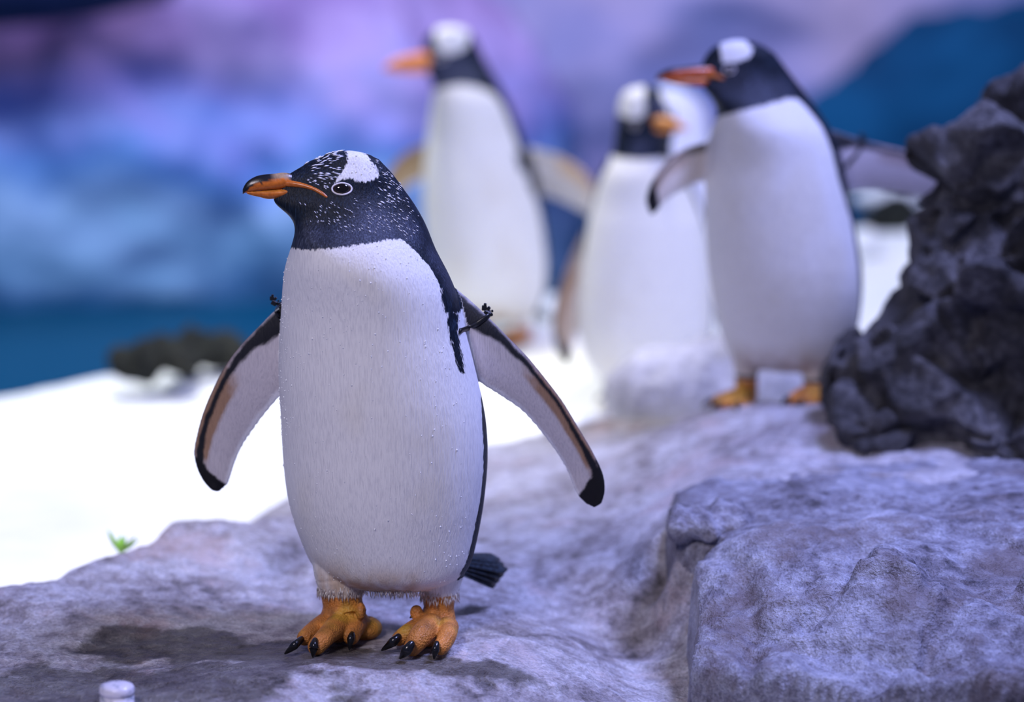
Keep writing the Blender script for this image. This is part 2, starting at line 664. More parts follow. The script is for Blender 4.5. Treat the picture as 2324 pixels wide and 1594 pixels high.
_grooves = [([G(*c)[:2] for c in q], d, w) for q, d, w in [([(1600, 1262, .1), (1690, 1330, .08), (1715, 1460, .04), (1690, 1594, -.015)], .014, .016),
                                                             ([(1960, 1330, .09), (1900, 1400, .068), (1830, 1440, .05)], .018, .012), ([(2110, 1300, .115), (2100, 1430, .07), (2110, 1594, .005)], .008, .010),
                                                             ([(1780, 1500, .02), (1900, 1470, .045), (2050, 1520, .03), (2200, 1480, .06)], .010, .012), ([(2090, 1380, .09), (2200, 1350, .1), (2330, 1370, .1)], .006, .007)]]
_block = [G(*c)[:2] for c in [(1868, 1278, .122), (2085, 1305, .115), (2105, 1385, .085), (2000, 1398, .07), (1920, 1392, .07), (1960, 1340, .09)]]


def ledge_z(x, y):
    z = LEDGE(x, y)
    p = np.stack([x, y, z], 1)
    s = poly_sd(x + 0.016 * noise3(p * 11) + 0.006 * noise3(p * 34), y + 0.012 * noise3(p * 11 + 7), _le)
    face = smooth01((y * -1 + 0.10) / 0.25)
    z = z + 0.012 * fbm(p * 3.5, 3) + (0.010 + 0.028 * face) * ridged(p * np.array((5.5, 5.5, 5.5)) + 1.3, 4) + 0.0045 * ridged(p * np.array((16, 24, 16)), 3) + 0.003 * fbm(p * 50, 3)
    fz = facets(p, 80, 0.005, 0.22, 11, (1, 1, 0.6), 0.03, 0.006)
    z = z + fz * (0.25 + 0.75 * face)
    for pl, dep, wd in _grooves:
        g = np.full(len(x), 1e9)
        for a, b in zip(pl[:-1], pl[1:]):
            e = b - a
            t = np.clip(((x - a[0]) * e[0] + (y - a[1]) * e[1]) / (e @ e), 0, 1)
            g = np.minimum(g, np.hypot(x - a[0] - t * e[0], y - a[1] - t * e[1]))
        z = z - dep * np.exp(-(g + 0.004 * noise3(p * 40)) ** 2 / wd ** 2)
    z = z + 0.016 * smooth01(poly_sd(x + 0.006 * noise3(p * 20), y, _block) / 0.012)
    back = smooth01((y - 0.35) / 0.25)
    drop = np.clip(-s + 0.008, 0, None)
    return z - 0.010 * smooth01((0.03 - s) / 0.05) - (drop / (0.010 + 0.10 * back)) ** 1.2 * 0.12


o = heightfield('floor_ledge', 0.14, 1.2, -0.72, 0.95, 0.0052, ledge_z, M_LEDGE, keep=lambda x, y, z: z > slab_base(x, y) - 0.06)
tag(o, 'raised blue grey rock ledge with a cracked front face beside the slab', 'rock', kind='structure')


# ------------------------------------------------------------------ blob rocks
def blob_rock(name, parts, voxel, amps, mat, base=None, seed=0.0, smooth=6, stretch=(1, 1, 1), inset=None):
    v, f = join(parts)
    me = remesh(v, f, voxel, smooth)
    co, no = get_co(me), get_no(me)
    st = np.array(stretch)
    d = 0
    for (kind, fr, am, oc) in amps:
        q = co * fr * st + seed
        d = d + (facets(co, int(fr), am, oc, int(seed * 10) + int(fr), (1, 1, 1.4), 0.03, 0.004) if kind == 'q' else am * (ridged(q, oc) if kind == 'r' else fbm(q, oc)))
    if inset is not None:
        d = d - np.percentile(d, inset)
    co = co + no * np.asarray(d)[:, None]
    org = np.array(base if base is not None else (co[:, 0].mean(), co[:, 1].mean(), co[:, 2].min()))
    set_co(me, co - org)
    me.polygons.foreach_set('use_smooth', [True] * len(me.polygons))
    me.materials.append(mat)
    me.name = name
    ob = bpy.data.objects.new(name, me)
    COL.objects.link(ob)
    ob.location = org
    return ob


def stack_rock(rows, Y, depth, skew=0.0):
    """stacked sections from (py, xl, xr) measured at distance Y; depth = half depth front/back"""
    rows = np.asarray(rows, float)
    ys = np.linspace(rows[0, 0], rows[-1, 0], 60)
    xl = np.interp(ys, rows[:, 0], rows[:, 1]); xr = np.interp(ys, rows[:, 0], rows[:, 2])
    yo = np.interp(ys, rows[:, 0], rows[:, 3]) if rows.shape[1] > 3 else np.zeros_like(ys)
    th = np.linspace(0, 2 * math.pi, 48, endpoint=False)
    R = []
    for y, a, b, q in zip(ys, xl, xr, yo):
        A, B = P(a, y, Y), P(b, y, Y)
        c = (A + B) / 2
        hw = (B[0] - A[0]) / 2
        cc = np.sign(np.cos(th)) * np.abs(np.cos(th)) ** 0.8
        s = np.sign(np.sin(th)) * np.abs(np.sin(th)) ** 0.8
        R.append(np.stack([c[0] + hw * cc, Y + q + depth * s * (0.45 + 0.55 * min(1, hw / 0.3)), np.full(48, c[2])], 1))
    return loft(R)


BY = 0.84
main = stack_rock([(150, 2355, 2500, .08), (175, 2318, 2640, .06), (215, 2268, 2700, .05), (285, 2195, 2730, .04), (360, 2132, 2750, .03), (440, 2098, 2760, .02), (466, 2104, 2760, .02), (480, 2118, 2760, .02), (500, 2108, 2760, .01), (540, 2072, 2770, 0),
                   (580, 2040, 2780, -.01), (630, 2020, 2790, -.02), (665, 2020, 2790, -.03), (685, 2016, 2790, -.03), (700, 2008, 2790, -.03), (740, 1984, 2800, -.04), (790, 1960, 2800, -.05), (850, 1945, 2800, -.06), (930, 1940, 2800, -.06), (1060, 1950, 2800, -.06)], BY, 0.17)
lump1 = ellipsoid(P(2035, 955, 0.74), (0.125, 0.12, 0.072), 16, 26, Matrix.Rotation(-0.15, 3, 'Y'))
lump1b = ellipsoid(P(1950, 945, 0.74), (0.062, 0.08, 0.058), 16, 26)
lump2 = ellipsoid(P(2270, 1000, 0.64), (0.10, 0.11, 0.085), 16, 26, Matrix.Rotation(0.2, 3, 'Y'))
lump3 = ellipsoid(P(2120, 840, 0.80), (0.16, 0.10, 0.05), 16, 26, Matrix.Rotation(-0.35, 3, 'Y'))
lump8 = ellipsoid(P(1990, 858, 0.88), (0.060, 0.07, 0.040), 16, 26)
lump4 = ellipsoid(P(2330, 880, 0.72), (0.14, 0.10, 0.10), 16, 26)
lump5 = ellipsoid(P(2108, 700, 0.80), (0.085, 0.08, 0.04), 16, 26, Matrix.Rotation(-0.6, 3, 'Y'))
lump6 = ellipsoid(P(2225, 470, 0.80), (0.12, 0.09, 0.16), 16, 26, Matrix.Rotation(0.35, 3, 'Y'))
lump7 = ellipsoid(P(2280, 660, 0.76), (0.13, 0.10, 0.12), 16, 26, Matrix.Rotation(-0.3, 3, 'Y'))
o = blob_rock('boulder', [main, lump1, lump1b, lump2, lump3, lump4, lump5, lump6, lump7, lump8], 0.0062, [('q', 60, 0.012, 0.34), ('r', 5.0, 0.018, 2), ('q', 300, 0.005, 0.34), ('r', 22.0, 0.007, 3), ('f', 70.0, 0.004, 3)], M_BOULDER, seed=2.7, stretch=(1, 1, 0.8), inset=60)
tag(o, 'tall dark grey craggy boulder at the edge of the rock slab', 'boulder')

r = blob_rock('rock', [ellipsoid(P(1578, 1190, 0.20), (0.050, 0.05, 0.024), 14, 24, Matrix.Rotation(0.12, 3, 'Y')), ellipsoid(P(1640, 1180, 0.22), (0.05, 0.06, 0.024), 14, 24)], 0.004, [('q', 40, 0.006, 0.3), ('r', 20, 0.005, 3), ('f', 80, 0.002, 2)], M_LEDGE, seed=9.3)
tag(r, 'dark blocky lip of rock jutting from the corner of the raised ledge', 'rock', 'loose rocks')
# rocks behind
r = blob_rock('rock', [ellipsoid(G(760, 1195, 0.0) + np.array((0, .10, -.01)), (0.19, 0.13, 0.060), 14, 24, Matrix.Rotation(-0.30, 3, 'Y'))], 0.006, [('r', 8.0, 0.014, 3), ('f', 50, 0.003, 2)], M_SLAB, seed=8.1)
tag(r, 'low purple grey rock sloping up behind the front penguin', 'rock', 'loose rocks')
_mp = P(1640, 880, 1.75)
r = blob_rock('rock', [ellipsoid(P(1560, 905, 1.62), (0.17, 0.13, 0.11), 14, 24, Matrix.Rotation(0.1, 3, 'Y')), ellipsoid(P(1690, 890, 1.66), (0.22, 0.12, 0.12), 14, 24)], 0.007, [('r', 7.0, 0.016, 3), ('f', 45, 0.004, 2)], M_MOUND, seed=4.4)
tag(r, 'pale wet rock mound behind the feet of the penguin near the boulder', 'rock', 'loose rocks')

# ------------------------------------------------------------------ snow bank
_nc = [(-300, 1350, -.10), (0, 1300, -.11), (300, 1200, -.11), (600, 1100, -.11), (1000, 1000, -.09), (1300, 950, -.06), (-300, 1000, -.10), (0, 915, -.10), (300, 870, -.08), (540, 812, -.06), (700, 780, -.03), (900, 780, 0), (1140, 760, .02), (1270, 720, .03),
       (1400, 900, -.02), (1600, 800, .04), (1800, 700, .09), (1980, 620, .12), (1980, 540, .15), (2200, 560, .16), (2400, 600, .15), (1900, 800, .07), (2300, 800, .1), (1500, 650, .05)]
SNOW = tps([tuple(G(*c)) for c in _nc], 1e-3)
_ne = np.array([G(*c)[:2] for c in [(-500, 960, -.1), (-200, 930, -.1), (0, 902, -.1), (120, 880, -.095), (240, 850, -.085), (400, 825, -.07), (540, 802, -.06), (700, 770, -.03), (900, 735, .0), (1150, 690, .02), (1290, 660, .03), (1500, 600, .06), (1800, 545, .12), (1960, 535, .15), (2100, 500, .16), (2500, 480, .16)]])
_ne = _ne[np.argsort(_ne[:, 0])]


def snow_z(x, y):
    p = np.stack([x, y, 0 * x], 1)
    z = np.clip(SNOW(x, y), -0.2, 0.3) + 0.018 * fbm(p * 2.2, 3) + 0.004 * fbm(p * 14, 2)
    t = (y - np.interp(x, _ne[:, 0], _ne[:, 1]) - 0.04 * noise3(p * 4)) / 0.10
    z = z - 0.5 * np.clip(t, 0, None) ** 1.5
    ye = np.interp(x, _edge[:, 0], _edge[:, 1])
    under = np.clip(SLAB(x, y), -0.3, 0.2) - 0.05
    return np.where(y < ye, np.minimum(z, under), z)


o = heightfield('floor_snow', -2.2, 2.2, 0.0, 4.4, 0.02, snow_z, M_SNOW, keep=lambda x, y, z: z > -0.7)
tag(o, 'bright white snow covered bank between the rocks and the pool', 'snow', kind='structure')

# ------------------------------------------------------------------ pool and far ice
o = mesh_obj('pool_water', [(-6, 1.2, -.42), (6, 1.2, -.42), (6, 11, -.42), (-6, 11, -.42)], [(0, 1, 2, 3)], M_WATER, smooth=False)
tag(o, 'deep blue pool water behind the snow bank', 'water', kind='structure')


def wall_sheet(name, x0, x1, z0, z1, ybase, step, amp, fr, mat, lean=0.0, mask=None, seed=0.0):
    nx, nz = int((x1 - x0) / step) + 1, int((z1 - z0) / step) + 1
    X, Z = np.meshgrid(np.linspace(x0, x1, nx), np.linspace(z0, z1, nz))
    x, z = X.ravel(), Z.ravel()
    q = np.stack([x * fr, 0 * x, z * fr * 1.7], 1) + seed
    y = ybase + lean * (z - z0) - amp * ridged(q, 3) - amp * 0.7 * fbm(q * 0.6, 2)
    if mask is not None:
        y = y + mask(x, z)
    return mesh_obj(name, np.stack([x, y, z], 1), grid_faces(nx, nz)[:, ::-1], mat)


o = wall_sheet('wall_back', -5.5, 5.5, -0.5, 2.6, 9.7, 0.05, 0.35, 0.9, M_WALL, 0.15, seed=3.0)
tag(o, 'rough pale violet and blue ice wall across the back of the enclosure', 'wall', kind='structure')
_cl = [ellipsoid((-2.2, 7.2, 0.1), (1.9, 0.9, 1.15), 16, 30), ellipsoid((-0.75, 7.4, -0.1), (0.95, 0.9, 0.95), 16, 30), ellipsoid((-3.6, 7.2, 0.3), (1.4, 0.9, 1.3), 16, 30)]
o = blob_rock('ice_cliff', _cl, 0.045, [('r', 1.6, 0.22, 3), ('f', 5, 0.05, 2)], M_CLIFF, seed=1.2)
tag(o, 'broad light blue ice cliff rising from the far side of the pool', 'ice cliff')
_a = P(2180, 330, 7.6)
o = blob_rock('ice_cliff', [ellipsoid((_a[0] + .25, 7.9, 0.0), (0.78, 0.6, 0.62), 16, 30), ellipsoid((_a[0] - 0.25, 7.9, -0.2), (0.5, 0.5, 0.55), 16, 30)], 0.04, [('r', 1.8, 0.12, 3), ('f', 6, 0.04, 2)], M_TEAL, seed=6.2)
tag(o, 'dark teal ice block on the far bank behind the boulder', 'ice cliff')
_a = P(130, 0, 6.0)
o = blob_rock('overhang', [ellipsoid((_a[0] - 0.25, 6.0, _a[2] + 0.12), (0.72, 0.30, 0.20), 16, 30)], 0.04, [('r', 2.2, 0.06, 3)], M_NAVY, seed=5.2)
tag(o, 'navy blue rock overhang projecting from the top of the ice wall', 'rock')
_a = P(1515, 420, 3.3)
o = blob_rock('ice_lump', [tube([(_a[0] + 0.01, 3.35, 0.0), (_a[0], 3.35, 0.33), (_a[0], 3.33, 0.50)], [0.15, 0.125, 0.108], 28, 6)], 0.008, [('f', 8, 0.012, 2)], M_PALEICE, seed=3.3)
tag(o, 'smooth pale lilac dome of ice behind the penguin that turns its head', 'ice')

# mossy stones at the pool's edge
for (px, py, Y, ax, lab, sd_) in [(350, 815, 2.55, (0.105, 0.08, 0.036), 'dark mossy stone at the pool edge, larger of the touching pair', 1.0), (470, 797, 2.72, (0.115, 0.08, 0.030), 'dark green mossy stone at the pool edge beside another, lower and flatter', 2.0),
                                  (2025, 497, 3.9, (0.085, 0.07, 0.05), 'brown mossy stone with snow cap on the far snow bank', 3.0)]:
    c = P(px, py, Y)
    o = blob_rock('mossy_stone', [ellipsoid(c, ax, 12, 20)], 0.006, [('q', 24, 0.014, 0.3), ('r', 14, 0.022, 3), ('f', 60, 0.006, 2)], M_MOSS, seed=sd_)
    tag(o, lab, 'stone', 'mossy stones at the water')
for (px, py, Y, ax, lab) in [(2030, 450, 4.1, (0.12, 0.08, 0.035), 'pale snow block lying behind the brown mossy stone'), (1965, 550, 3.5, (0.045, 0.045, 0.04), 'small white snow lump below the brown mossy stone')]:
    c = P(px, py, Y)
    o = blob_rock('snow_lump', [ellipsoid(c, ax, 12, 20)], 0.006, [('f', 14, 0.012, 2)], M_SNOW, seed=px)
    tag(o, lab, 'snow')


# ------------------------------------------------------------------ penguin materials
def plumage_mat(name):
    m, nt, b = new_mat(name)
    fine = noise_node(nt, 1.0, 3, 0.6, (480, 480, 48))
    tuft = noise_node(nt, 1.0, 2, 0.5, (320, 320, 90))
    blot = noise_node(nt, 38, 4, 0.6)
    sd = attr(nt, 'sd_dark')
    edge = mathn(nt, 'MULTIPLY_ADD', mathn(nt, 'SUBTRACT', tuft, 0.5), 0.011, sd)
    fac = mathn(nt, 'MULTIPLY_ADD', edge, 420.0, 0.5, clamp=True)
    col = attr(nt, 'Col', 'Color')
    col = mixc(nt, 1.0, col, ramp(nt, fine, [(0.28, (0.80, 0.80, 0.83)), (0.55, (1, 1, 1))]), 'MULTIPLY')
    lift = attr(nt, 'lift')
    dk = ramp(nt, mathn(nt, 'MULTIPLY_ADD', fine, 0.6, mathn(nt, 'MULTIPLY', blot, 0.4)),
              [(0.36, (0.0018, 0.003, 0.006)), (0.54, (0.006, 0.011, 0.022)), (0.70, (0.026, 0.046, 0.085))])
    lf = ramp(nt, fine, [(0.30, (0.008, 0.012, 0.026)), (0.55, (0.050, 0.058, 0.10)), (0.75, (0.15, 0.18, 0.27))])
    dk = mixc(nt, lift, dk, lf)
    c = mixc(nt, fac, col, dk)
    L(nt, c, b.inputs['Base Color'])
    r = mathn(nt, 'MULTIPLY_ADD', attr(nt, 'skin'), -0.12, 0.58)
    r = mathn(nt, 'MULTIPLY_ADD', fac, -0.14, r)
    L(nt, r, b.inputs['Roughness'])
    L(nt, mathn(nt, 'MULTIPLY_ADD', fac, -0.12, 0.3), b.inputs['Specular IOR Level'])
    skin = attr(nt, 'skin')
    cells = N(nt, 'ShaderNodeTexVoronoi')
    cells.inputs['Scale'].default_value = 330
    tc = N(nt, 'ShaderNodeTexCoord')
    L(nt, tc.outputs['Object'], cells.inputs['Vector'])
    hgt = mixc(nt, skin, fine, cells.outputs['Distance'])
    bump(nt, b, hgt, 0.55, 0.0026)
    return m


M_BODY = plumage_mat('penguin_plumage')
M_EYE = simple_mat('penguin_eye', (0.006, 0.003, 0.002), 0.06, 0.6)
M_IRIS = simple_mat('penguin_iris', (0.022, 0.009, 0.005), 0.12, 0.5)
M_RING = simple_mat('eye_ring_skin', (0.72, 0.68, 0.72), 0.5)
M_CLAW = simple_mat('claw_horn', (0.006, 0.006, 0.007), 0.22, 0.5)
M_BAND = simple_mat('black_band_plastic', (0.006, 0.006, 0.007), 0.35, 0.5)
M_FLECK = simple_mat('white_feather_tip', (0.80, 0.80, 0.86), 0.6)
M_TUFT = simple_mat('white_tuft', (0.74, 0.70, 0.66), 0.7)
M_DROP = simple_mat('water_drop', (0.95, 0.96, 1.0), 0.08, 0.9, **{'Transmission Weight': 0.2, 'IOR': 1.33})


def _tail_mat():
    m, nt, b = new_mat('tail_feather_dark')
    n = noise_node(nt, 160, 3, 0.5)
    L(nt, ramp(nt, n, [(0.35, (0.004, 0.007, 0.012)), (0.7, (0.03, 0.05, 0.075))]), b.inputs['Base Color'])
    b.inputs['Roughness'].default_value = 0.42
    return m


M_TAIL = _tail_mat()


def _beak_mat():
    m, nt, b = new_mat('penguin_beak')
    n = noise_node(nt, 190, 4, 0.6)
    c = mixc(nt, 0.6, attr(nt, 'Col', 'Color'), ramp(nt, n, [(0.3, (0.55, 0.5, 0.45)), (0.6, (1.1, 1.1, 1.1))]), 'MULTIPLY')
    L(nt, c, b.inputs['Base Color'])
    b.inputs['Roughness'].default_value = 0.28
    bump(nt, b, n, 0.25, 0.001)
    return m


M_BEAK = _beak_mat()
ORANGE = np.array((0.62, 0.165, 0.018))
BLACK = np.array((0.006, 0.006, 0.009))


def catmull(pts, n):
    pts = np.asarray(pts, float)
    t = np.linspace(0, len(pts) - 1, n)
    out = np.zeros((n, pts.shape[1]))
    for k, tt in enumerate(t):
        i = min(int(tt), len(pts) - 2)
        u = tt - i
        p0, p1, p2, p3 = pts[max(i - 1, 0)], pts[i], pts[i + 1], pts[min(i + 2, len(pts) - 1)]
        out[k] = 0.5 * (2 * p1 + (p2 - p0) * u + (2 * p0 - 5 * p1 + 4 * p2 - p3) * u * u + (3 * p1 - p0 - 3 * p2 + p3) * u ** 3)
    return out


def key(tab, y):
    tab = np.asarray(tab, float)
    return np.interp(y, tab[:, 0], tab[:, 1])


def gsm(a, s):
    k = np.exp(-0.5 * (np.arange(-3 * s, 3 * s + 1) / s) ** 2)
    k /= k.sum()
    p = np.concatenate([np.full(3 * s, a[0]), a, np.full(3 * s, a[-1])])
    return np.convolve(p, k, 'valid')


class Bird:
    def __init__(self, sp):
        self.sp = sp
        self.Y = sp['Y']
        self.px = float(np.linalg.norm(P(1200, 800, self.Y) - P(1100, 800, self.Y)) / 100)   # metres per photo pixel
        self.build()

    # ---- trunk and head: stacked cross-sections
    def trunk(self):
        sp = self.sp
        rows = np.asarray(sp['rows'], float)
        ys = np.concatenate([np.linspace(rows[0, 0], rows[4, 0], 22)[:-1], np.linspace(rows[4, 0], rows[-1, 0], 150)])
        xl = np.interp(ys, rows[:, 0], rows[:, 1])
        xr = np.interp(ys, rows[:, 0], rows[:, 2])
        sl = np.arange(len(ys))
        xs, xe = gsm(xl, 2), gsm(xr, 2)
        w = smooth01((sl - 14) / 10.0)
        xl = xl * (1 - w) + xs * w
        xr = xr * (1 - w) + xe * w
        asp = gsm(key(sp['aspect'], ys), 4)
        yaw = np.radians(gsm(key(sp['yaw'], ys), 5))
        tap = gsm(key(sp['taper'], ys), 3)
        yo = gsm(key(sp['yoff'], ys), 4)
        m = 72
        th = np.linspace(0, 2 * math.pi, m, endpoint=False)
        rings, cen = [], []
        for i, y in enumerate(ys):
            f = np.array((-math.sin(yaw[i]), -math.cos(yaw[i])))
            s = np.array((math.cos(yaw[i]), -math.sin(yaw[i])))
            u = np.cos(th) * asp[i]
            v = np.sin(th) * (1 - tap[i] * np.clip(np.cos(th), 0, 1) ** 1.4)
            p = u[:, None] * f + v[:, None] * s
            a, b = P(xl[i], y, self.Y), P(xr[i], y, self.Y)
            k = (b[0] - a[0]) / (p[:, 0].max() - p[:, 0].min())
            p = p * k
            ox = a[0] - p[:, 0].min()
            ring = np.stack([p[:, 0] + ox, p[:, 1] + self.Y + yo[i], np.full(m, a[2])], 1)
            rings.append(ring)
            cen.append(ring.mean(0))
        self.rings = np.array(rings)
        self.cen = np.array(cen)
        # polar radius table about centroids in the fixed body frame
        self.bodyyaw = math.radians(sp['bodyyaw'])
        self.na = 90
        self.ang = np.linspace(-math.pi, math.pi, self.na)
        tab = []
        for r, c in zip(self.rings, self.cen):
            a, rr = self.polar(r[:, 0] - c[0], r[:, 1] - c[1])
            o = np.argsort(a)
            a, rr = a[o], rr[o]
            tab.append(np.interp(self.ang, np.concatenate([a - 2 * math.pi, a, a + 2 * math.pi]), np.tile(rr, 3)))
        self.rtab = np.array(tab)
        v, f = loft(self.rings)
        self.trunk_mesh = (v, f)
        self.bvh = BVHTree.FromPolygons([Vector(q) for q in v], f)

    def polar(self, dx, dy):
        f = (-math.sin(self.bodyyaw), -math.cos(self.bodyyaw))
        s = (math.cos(self.bodyyaw), -math.sin(self.bodyyaw))
        fu = dx * f[0] + dy * f[1]
        sv = dx * s[0] + dy * s[1]
        return np.arctan2(sv, fu), np.hypot(fu, sv)

    def body_coords(self, v):
        z = self.cen[::-1, 2]
        cx = np.interp(v[:, 2], z, self.cen[::-1, 0])
        cy = np.interp(v[:, 2], z, self.cen[::-1, 1])
        a, r = self.polar(v[:, 0] - cx, v[:, 1] - cy)
        zi = np.interp(v[:, 2], z, np.arange(len(z))[::1])
        zi = len(z) - 1 - zi
        ai = (a + math.pi) / (2 * math.pi) * (self.na - 1)
        i0 = np.clip(np.floor(zi).astype(int), 0, len(z) - 2); fz = zi - i0
        j0 = np.clip(np.floor(ai).astype(int), 0, self.na - 2); fa = ai - j0
        T = self.rtab
        R = (T[i0, j0] * (1 - fz) * (1 - fa) + T[i0 + 1, j0] * fz * (1 - fa) + T[i0, j0 + 1] * (1 - fz) * fa + T[i0 + 1, j0 + 1] * fz * fa)
        return a, r, R

    def hit(self, px, py, bvh=None):
        """surface point seen through a photo pixel (nearest surface point when the pixel just misses)"""
        d = ray(px, py)
        d = d / np.linalg.norm(d)
        bvh = bvh or self.bvh
        r = bvh.ray_cast(Vector(CAM), Vector(d))
        if r[0] is None:
            r = bvh.find_nearest(Vector(P(px, py, self.Y)))
        return np.array(r[0]), np.array(r[1])

    # ---- flippers
    def flipper(self, st):
        st = np.asarray(st, float)
        D = catmull(st, 130)
        rings = []
        k = 27
        s_top = (1 - np.cos(np.linspace(0, math.pi, k))) / 2
        svals = np.concatenate([s_top, s_top[-2:0:-1]])
        sgn = np.concatenate([np.ones(k), -np.ones(k - 2)])
        lead = np.array([P(a[0], a[1], self.Y + a[4]) for a in D])
        trail = np.array([P(a[2], a[3], self.Y + a[5]) for a in D])
        span = np.gradient((lead + trail) / 2, axis=0)
        for i in range(len(D)):
            ch = trail[i] - lead[i]
            nrm = np.cross(ch, span[i]); nrm /= np.linalg.norm(nrm) + 1e-12
            if nrm[1] > 0:
                nrm = -nrm      # towards the inner face that the photo shows
            h = D[i, 6] * np.sin(math.pi * np.clip(svals, 0, 1) ** 0.72) ** 0.7
            pts = lead[i] + ch * svals[:, None] + nrm * (h * sgn)[:, None]
            rings.append(pts)
        v, f = loft(rings)
        T = np.repeat(np.linspace(0, 1, len(D)), len(svals))
        S = np.tile(svals, len(D))
        SG = np.tile(sgn, len(D))
        return v, f, np.concatenate([T, [0, 1]]), np.concatenate([S, [.5, .5]]), np.concatenate([SG, [1, 1]])

    def build(self):
        sp = self.sp
        self.trunk()
        parts = [self.trunk_mesh]
        fl = [self.flipper(s) for s in sp['flippers']]
        parts += [(a[0], a[1]) for a in fl]
        claws = []
        for ft in sp['feet']:
            pp, cc = ft(self)
            parts += pp
            claws += cc
        v, f = join(parts)
        me = remesh(v, f, sp.get('voxel', 0.003), sp.get('smooth', 5))
        co, no = get_co(me), None
        root_loc = np.array(sp['root'])
        me.update()
        no = get_no(me)
        n = len(co)
        # --- paint
        a, r, R = self.body_coords(co)
        ztop, zbot = self.cen[0, 2], self.cen[-1, 2]
        out = (r - R > sp.get('out', 0.005)) & (co[:, 2] > zbot)
        col = np.tile(np.array(sp.get('white', (0.80, 0.79, 0.79))), (n, 1))
        sd = np.full(n, -0.02)
        lift = np.zeros(n)
        skin = np.zeros(n)
        # white front: polygon in (angle, height)
        pol = []
        for we in sp['white_edge']:
            if len(we) == 3:
                pol.append((math.radians(we[0]) * 0.14, P(1000, we[1], self.Y)[2]))
                continue
            h, _ = self.hit(*we)
            aa, rr, _R = self.body_coords(h[None])
            pol.append((aa[0] * 0.14, h[2]))
        left = sp['white_edge_far']      # (angle deg, py)
        for ang, py in left:
            pol.append((math.radians(ang) * 0.14, P(1000, py, self.Y)[2]))
        bsd = -poly_sd(a * 0.14, co[:, 2], pol)
        body = ~out
        sd[body] = bsd[body]
        # head bonnet: painted through the head's side profile
        for poly in sp['bonnet']:
            q = np.array([P(p[0], p[1], self.Y + sp['head_dy'])[[0, 2]] for p in poly])
            bs = poly_sd(co[:, 0], co[:, 2], q)
            sel = body & (bs > -0.02)
            sd[sel] = np.minimum(sd[sel], -bs[sel])
        for poly in sp.get('dark_marks', []):
            q = np.array([P(p[0], p[1], self.Y - 0.03)[[0, 2]] for p in poly])
            bs = poly_sd(co[:, 0], co[:, 2], q)
            sel = (bs > -0.01) & (no[:, 1] < 0.3)
            sd[sel] = np.maximum(sd[sel], bs[sel])
        # paler slate collar
        for (px, py, rad, amt) in sp.get('lift', []):
            h, _ = self.hit(px, py)
            d = np.linalg.norm((co - h), axis=1)
            lift = np.maximum(lift, amt * smooth01(1.3 - d / (rad * self.px)))
        # soiled lower belly
        zs = P(1000, sp['soil'][0], self.Y - 0.05)[2]; ze = P(1000, sp['soil'][1], self.Y - 0.05)[2]
        w = smooth01((zs - co[:, 2]) / (zs - ze)) * (np.abs(a) < 0.95) * np.clip(0.9 + 1.4 * fbm(co * np.array((40, 40, 14)), 3), 0, 1)
        w *= smooth01((0.95 - np.abs(a)) / 0.25)
        soil = np.array(sp.get('soilcol', (0.46, 0.30, 0.16)))
        col = col * (1 - 0.75 * w[:, None]) + soil * 0.75 * w[:, None]
        w = np.clip(fbm(co * np.array((9, 9, 6)) + 3.1, 3) * 2.2 - 0.05, 0, 1) * (np.abs(a) < 1.3)
        col = col * (1 - 0.28 * w[:, None]) + np.array((0.66, 0.60, 0.44)) * 0.28 * w[:, None]
        # flippers
        for (fv, ff, T, S, SG), fp in zip(fl, sp['flipper_paint']):
            lo, hi = fv.min(0) - 0.01, fv.max(0) + 0.01
            cand = np.where(out & np.all((co > lo) & (co < hi), axis=1))[0]
            if not len(cand):
                continue
            kd = KDTree(len(fv))
            for i, p in enumerate(fv):
                kd.insert(p, i)
            kd.balance()
            tt = np.zeros(len(cand)); ss = np.zeros(len(cand)); sg = np.zeros(len(cand)); dd = np.zeros(len(cand))
            for j, i in enumerate(cand):
                res = kd.find_n(co[i], 4)
                wts = np.array([1 / (x[2] + 1e-4) ** 2 for x in res]); wts /= wts.sum()
                ids = [x[1] for x in res]
                tt[j] = wts @ T[ids]; ss[j] = wts @ S[ids]; dd[j] = res[0][2]
            inner = no[cand, 1] < 0.15
            nz = fbm(co[cand] * 55, 3)
            c = fp(tt + 0.03 * nz, ss + 0.03 * nz, inner, tt, ss)
            ok = dd < 0.03
            col[cand[ok]] = c[ok]
            sd[cand[ok]] = -0.02
        # legs
        hem = sp['hem_z']
        low = co[:, 2] < hem + 0.004 * fbm(co * 160, 2)
        if sp.get('tail_guard'):
            low &= co[:, 1] < sp['tail_guard']
        nz = fbm(co * 45, 3)[low]
        oc = np.array((0.52, 0.20, 0.045)) * (1 + 0.7 * nz)[:, None]
        oc = oc + np.array((0.10, 0.13, 0.0)) * np.clip(fbm(co[low] * 22 + 9, 2) * 2.5, 0, 1)[:, None]
        col[low] = np.clip(oc, 0.01, 1)
        sd[low] = -0.02
        skin[low] = 1
        add_color(me, 'Col', col)
        add_float(me, 'sd_dark', sd)
        add_float(me, 'lift', lift)
        add_float(me, 'skin', skin)
        self.world_me = (co.copy(), no.copy(), sd.copy())
        self.full_bvh = BVHTree.FromPolygons([Vector(q) for q in co], [tuple(p.vertices) for p in me.polygons])
        set_co(me, co - root_loc)
        me.materials.append(M_BODY)
        me.polygons.foreach_set('use_smooth', [True] * len(me.polygons))
        me.name = 'body'
        root = empty('penguin', root_loc)
        tag(root, sp['label'], 'penguin', 'penguins on the rocks and snow')
        self.root, self.o = root, root_loc
        bo = bpy.data.objects.new('body', me)
        COL.objects.link(bo)
        bo.parent = root
        for cv, cf in claws:
            self.part('claw', cv, cf, M_CLAW)
        self.beak()
        self.eyes()
        self.tail()

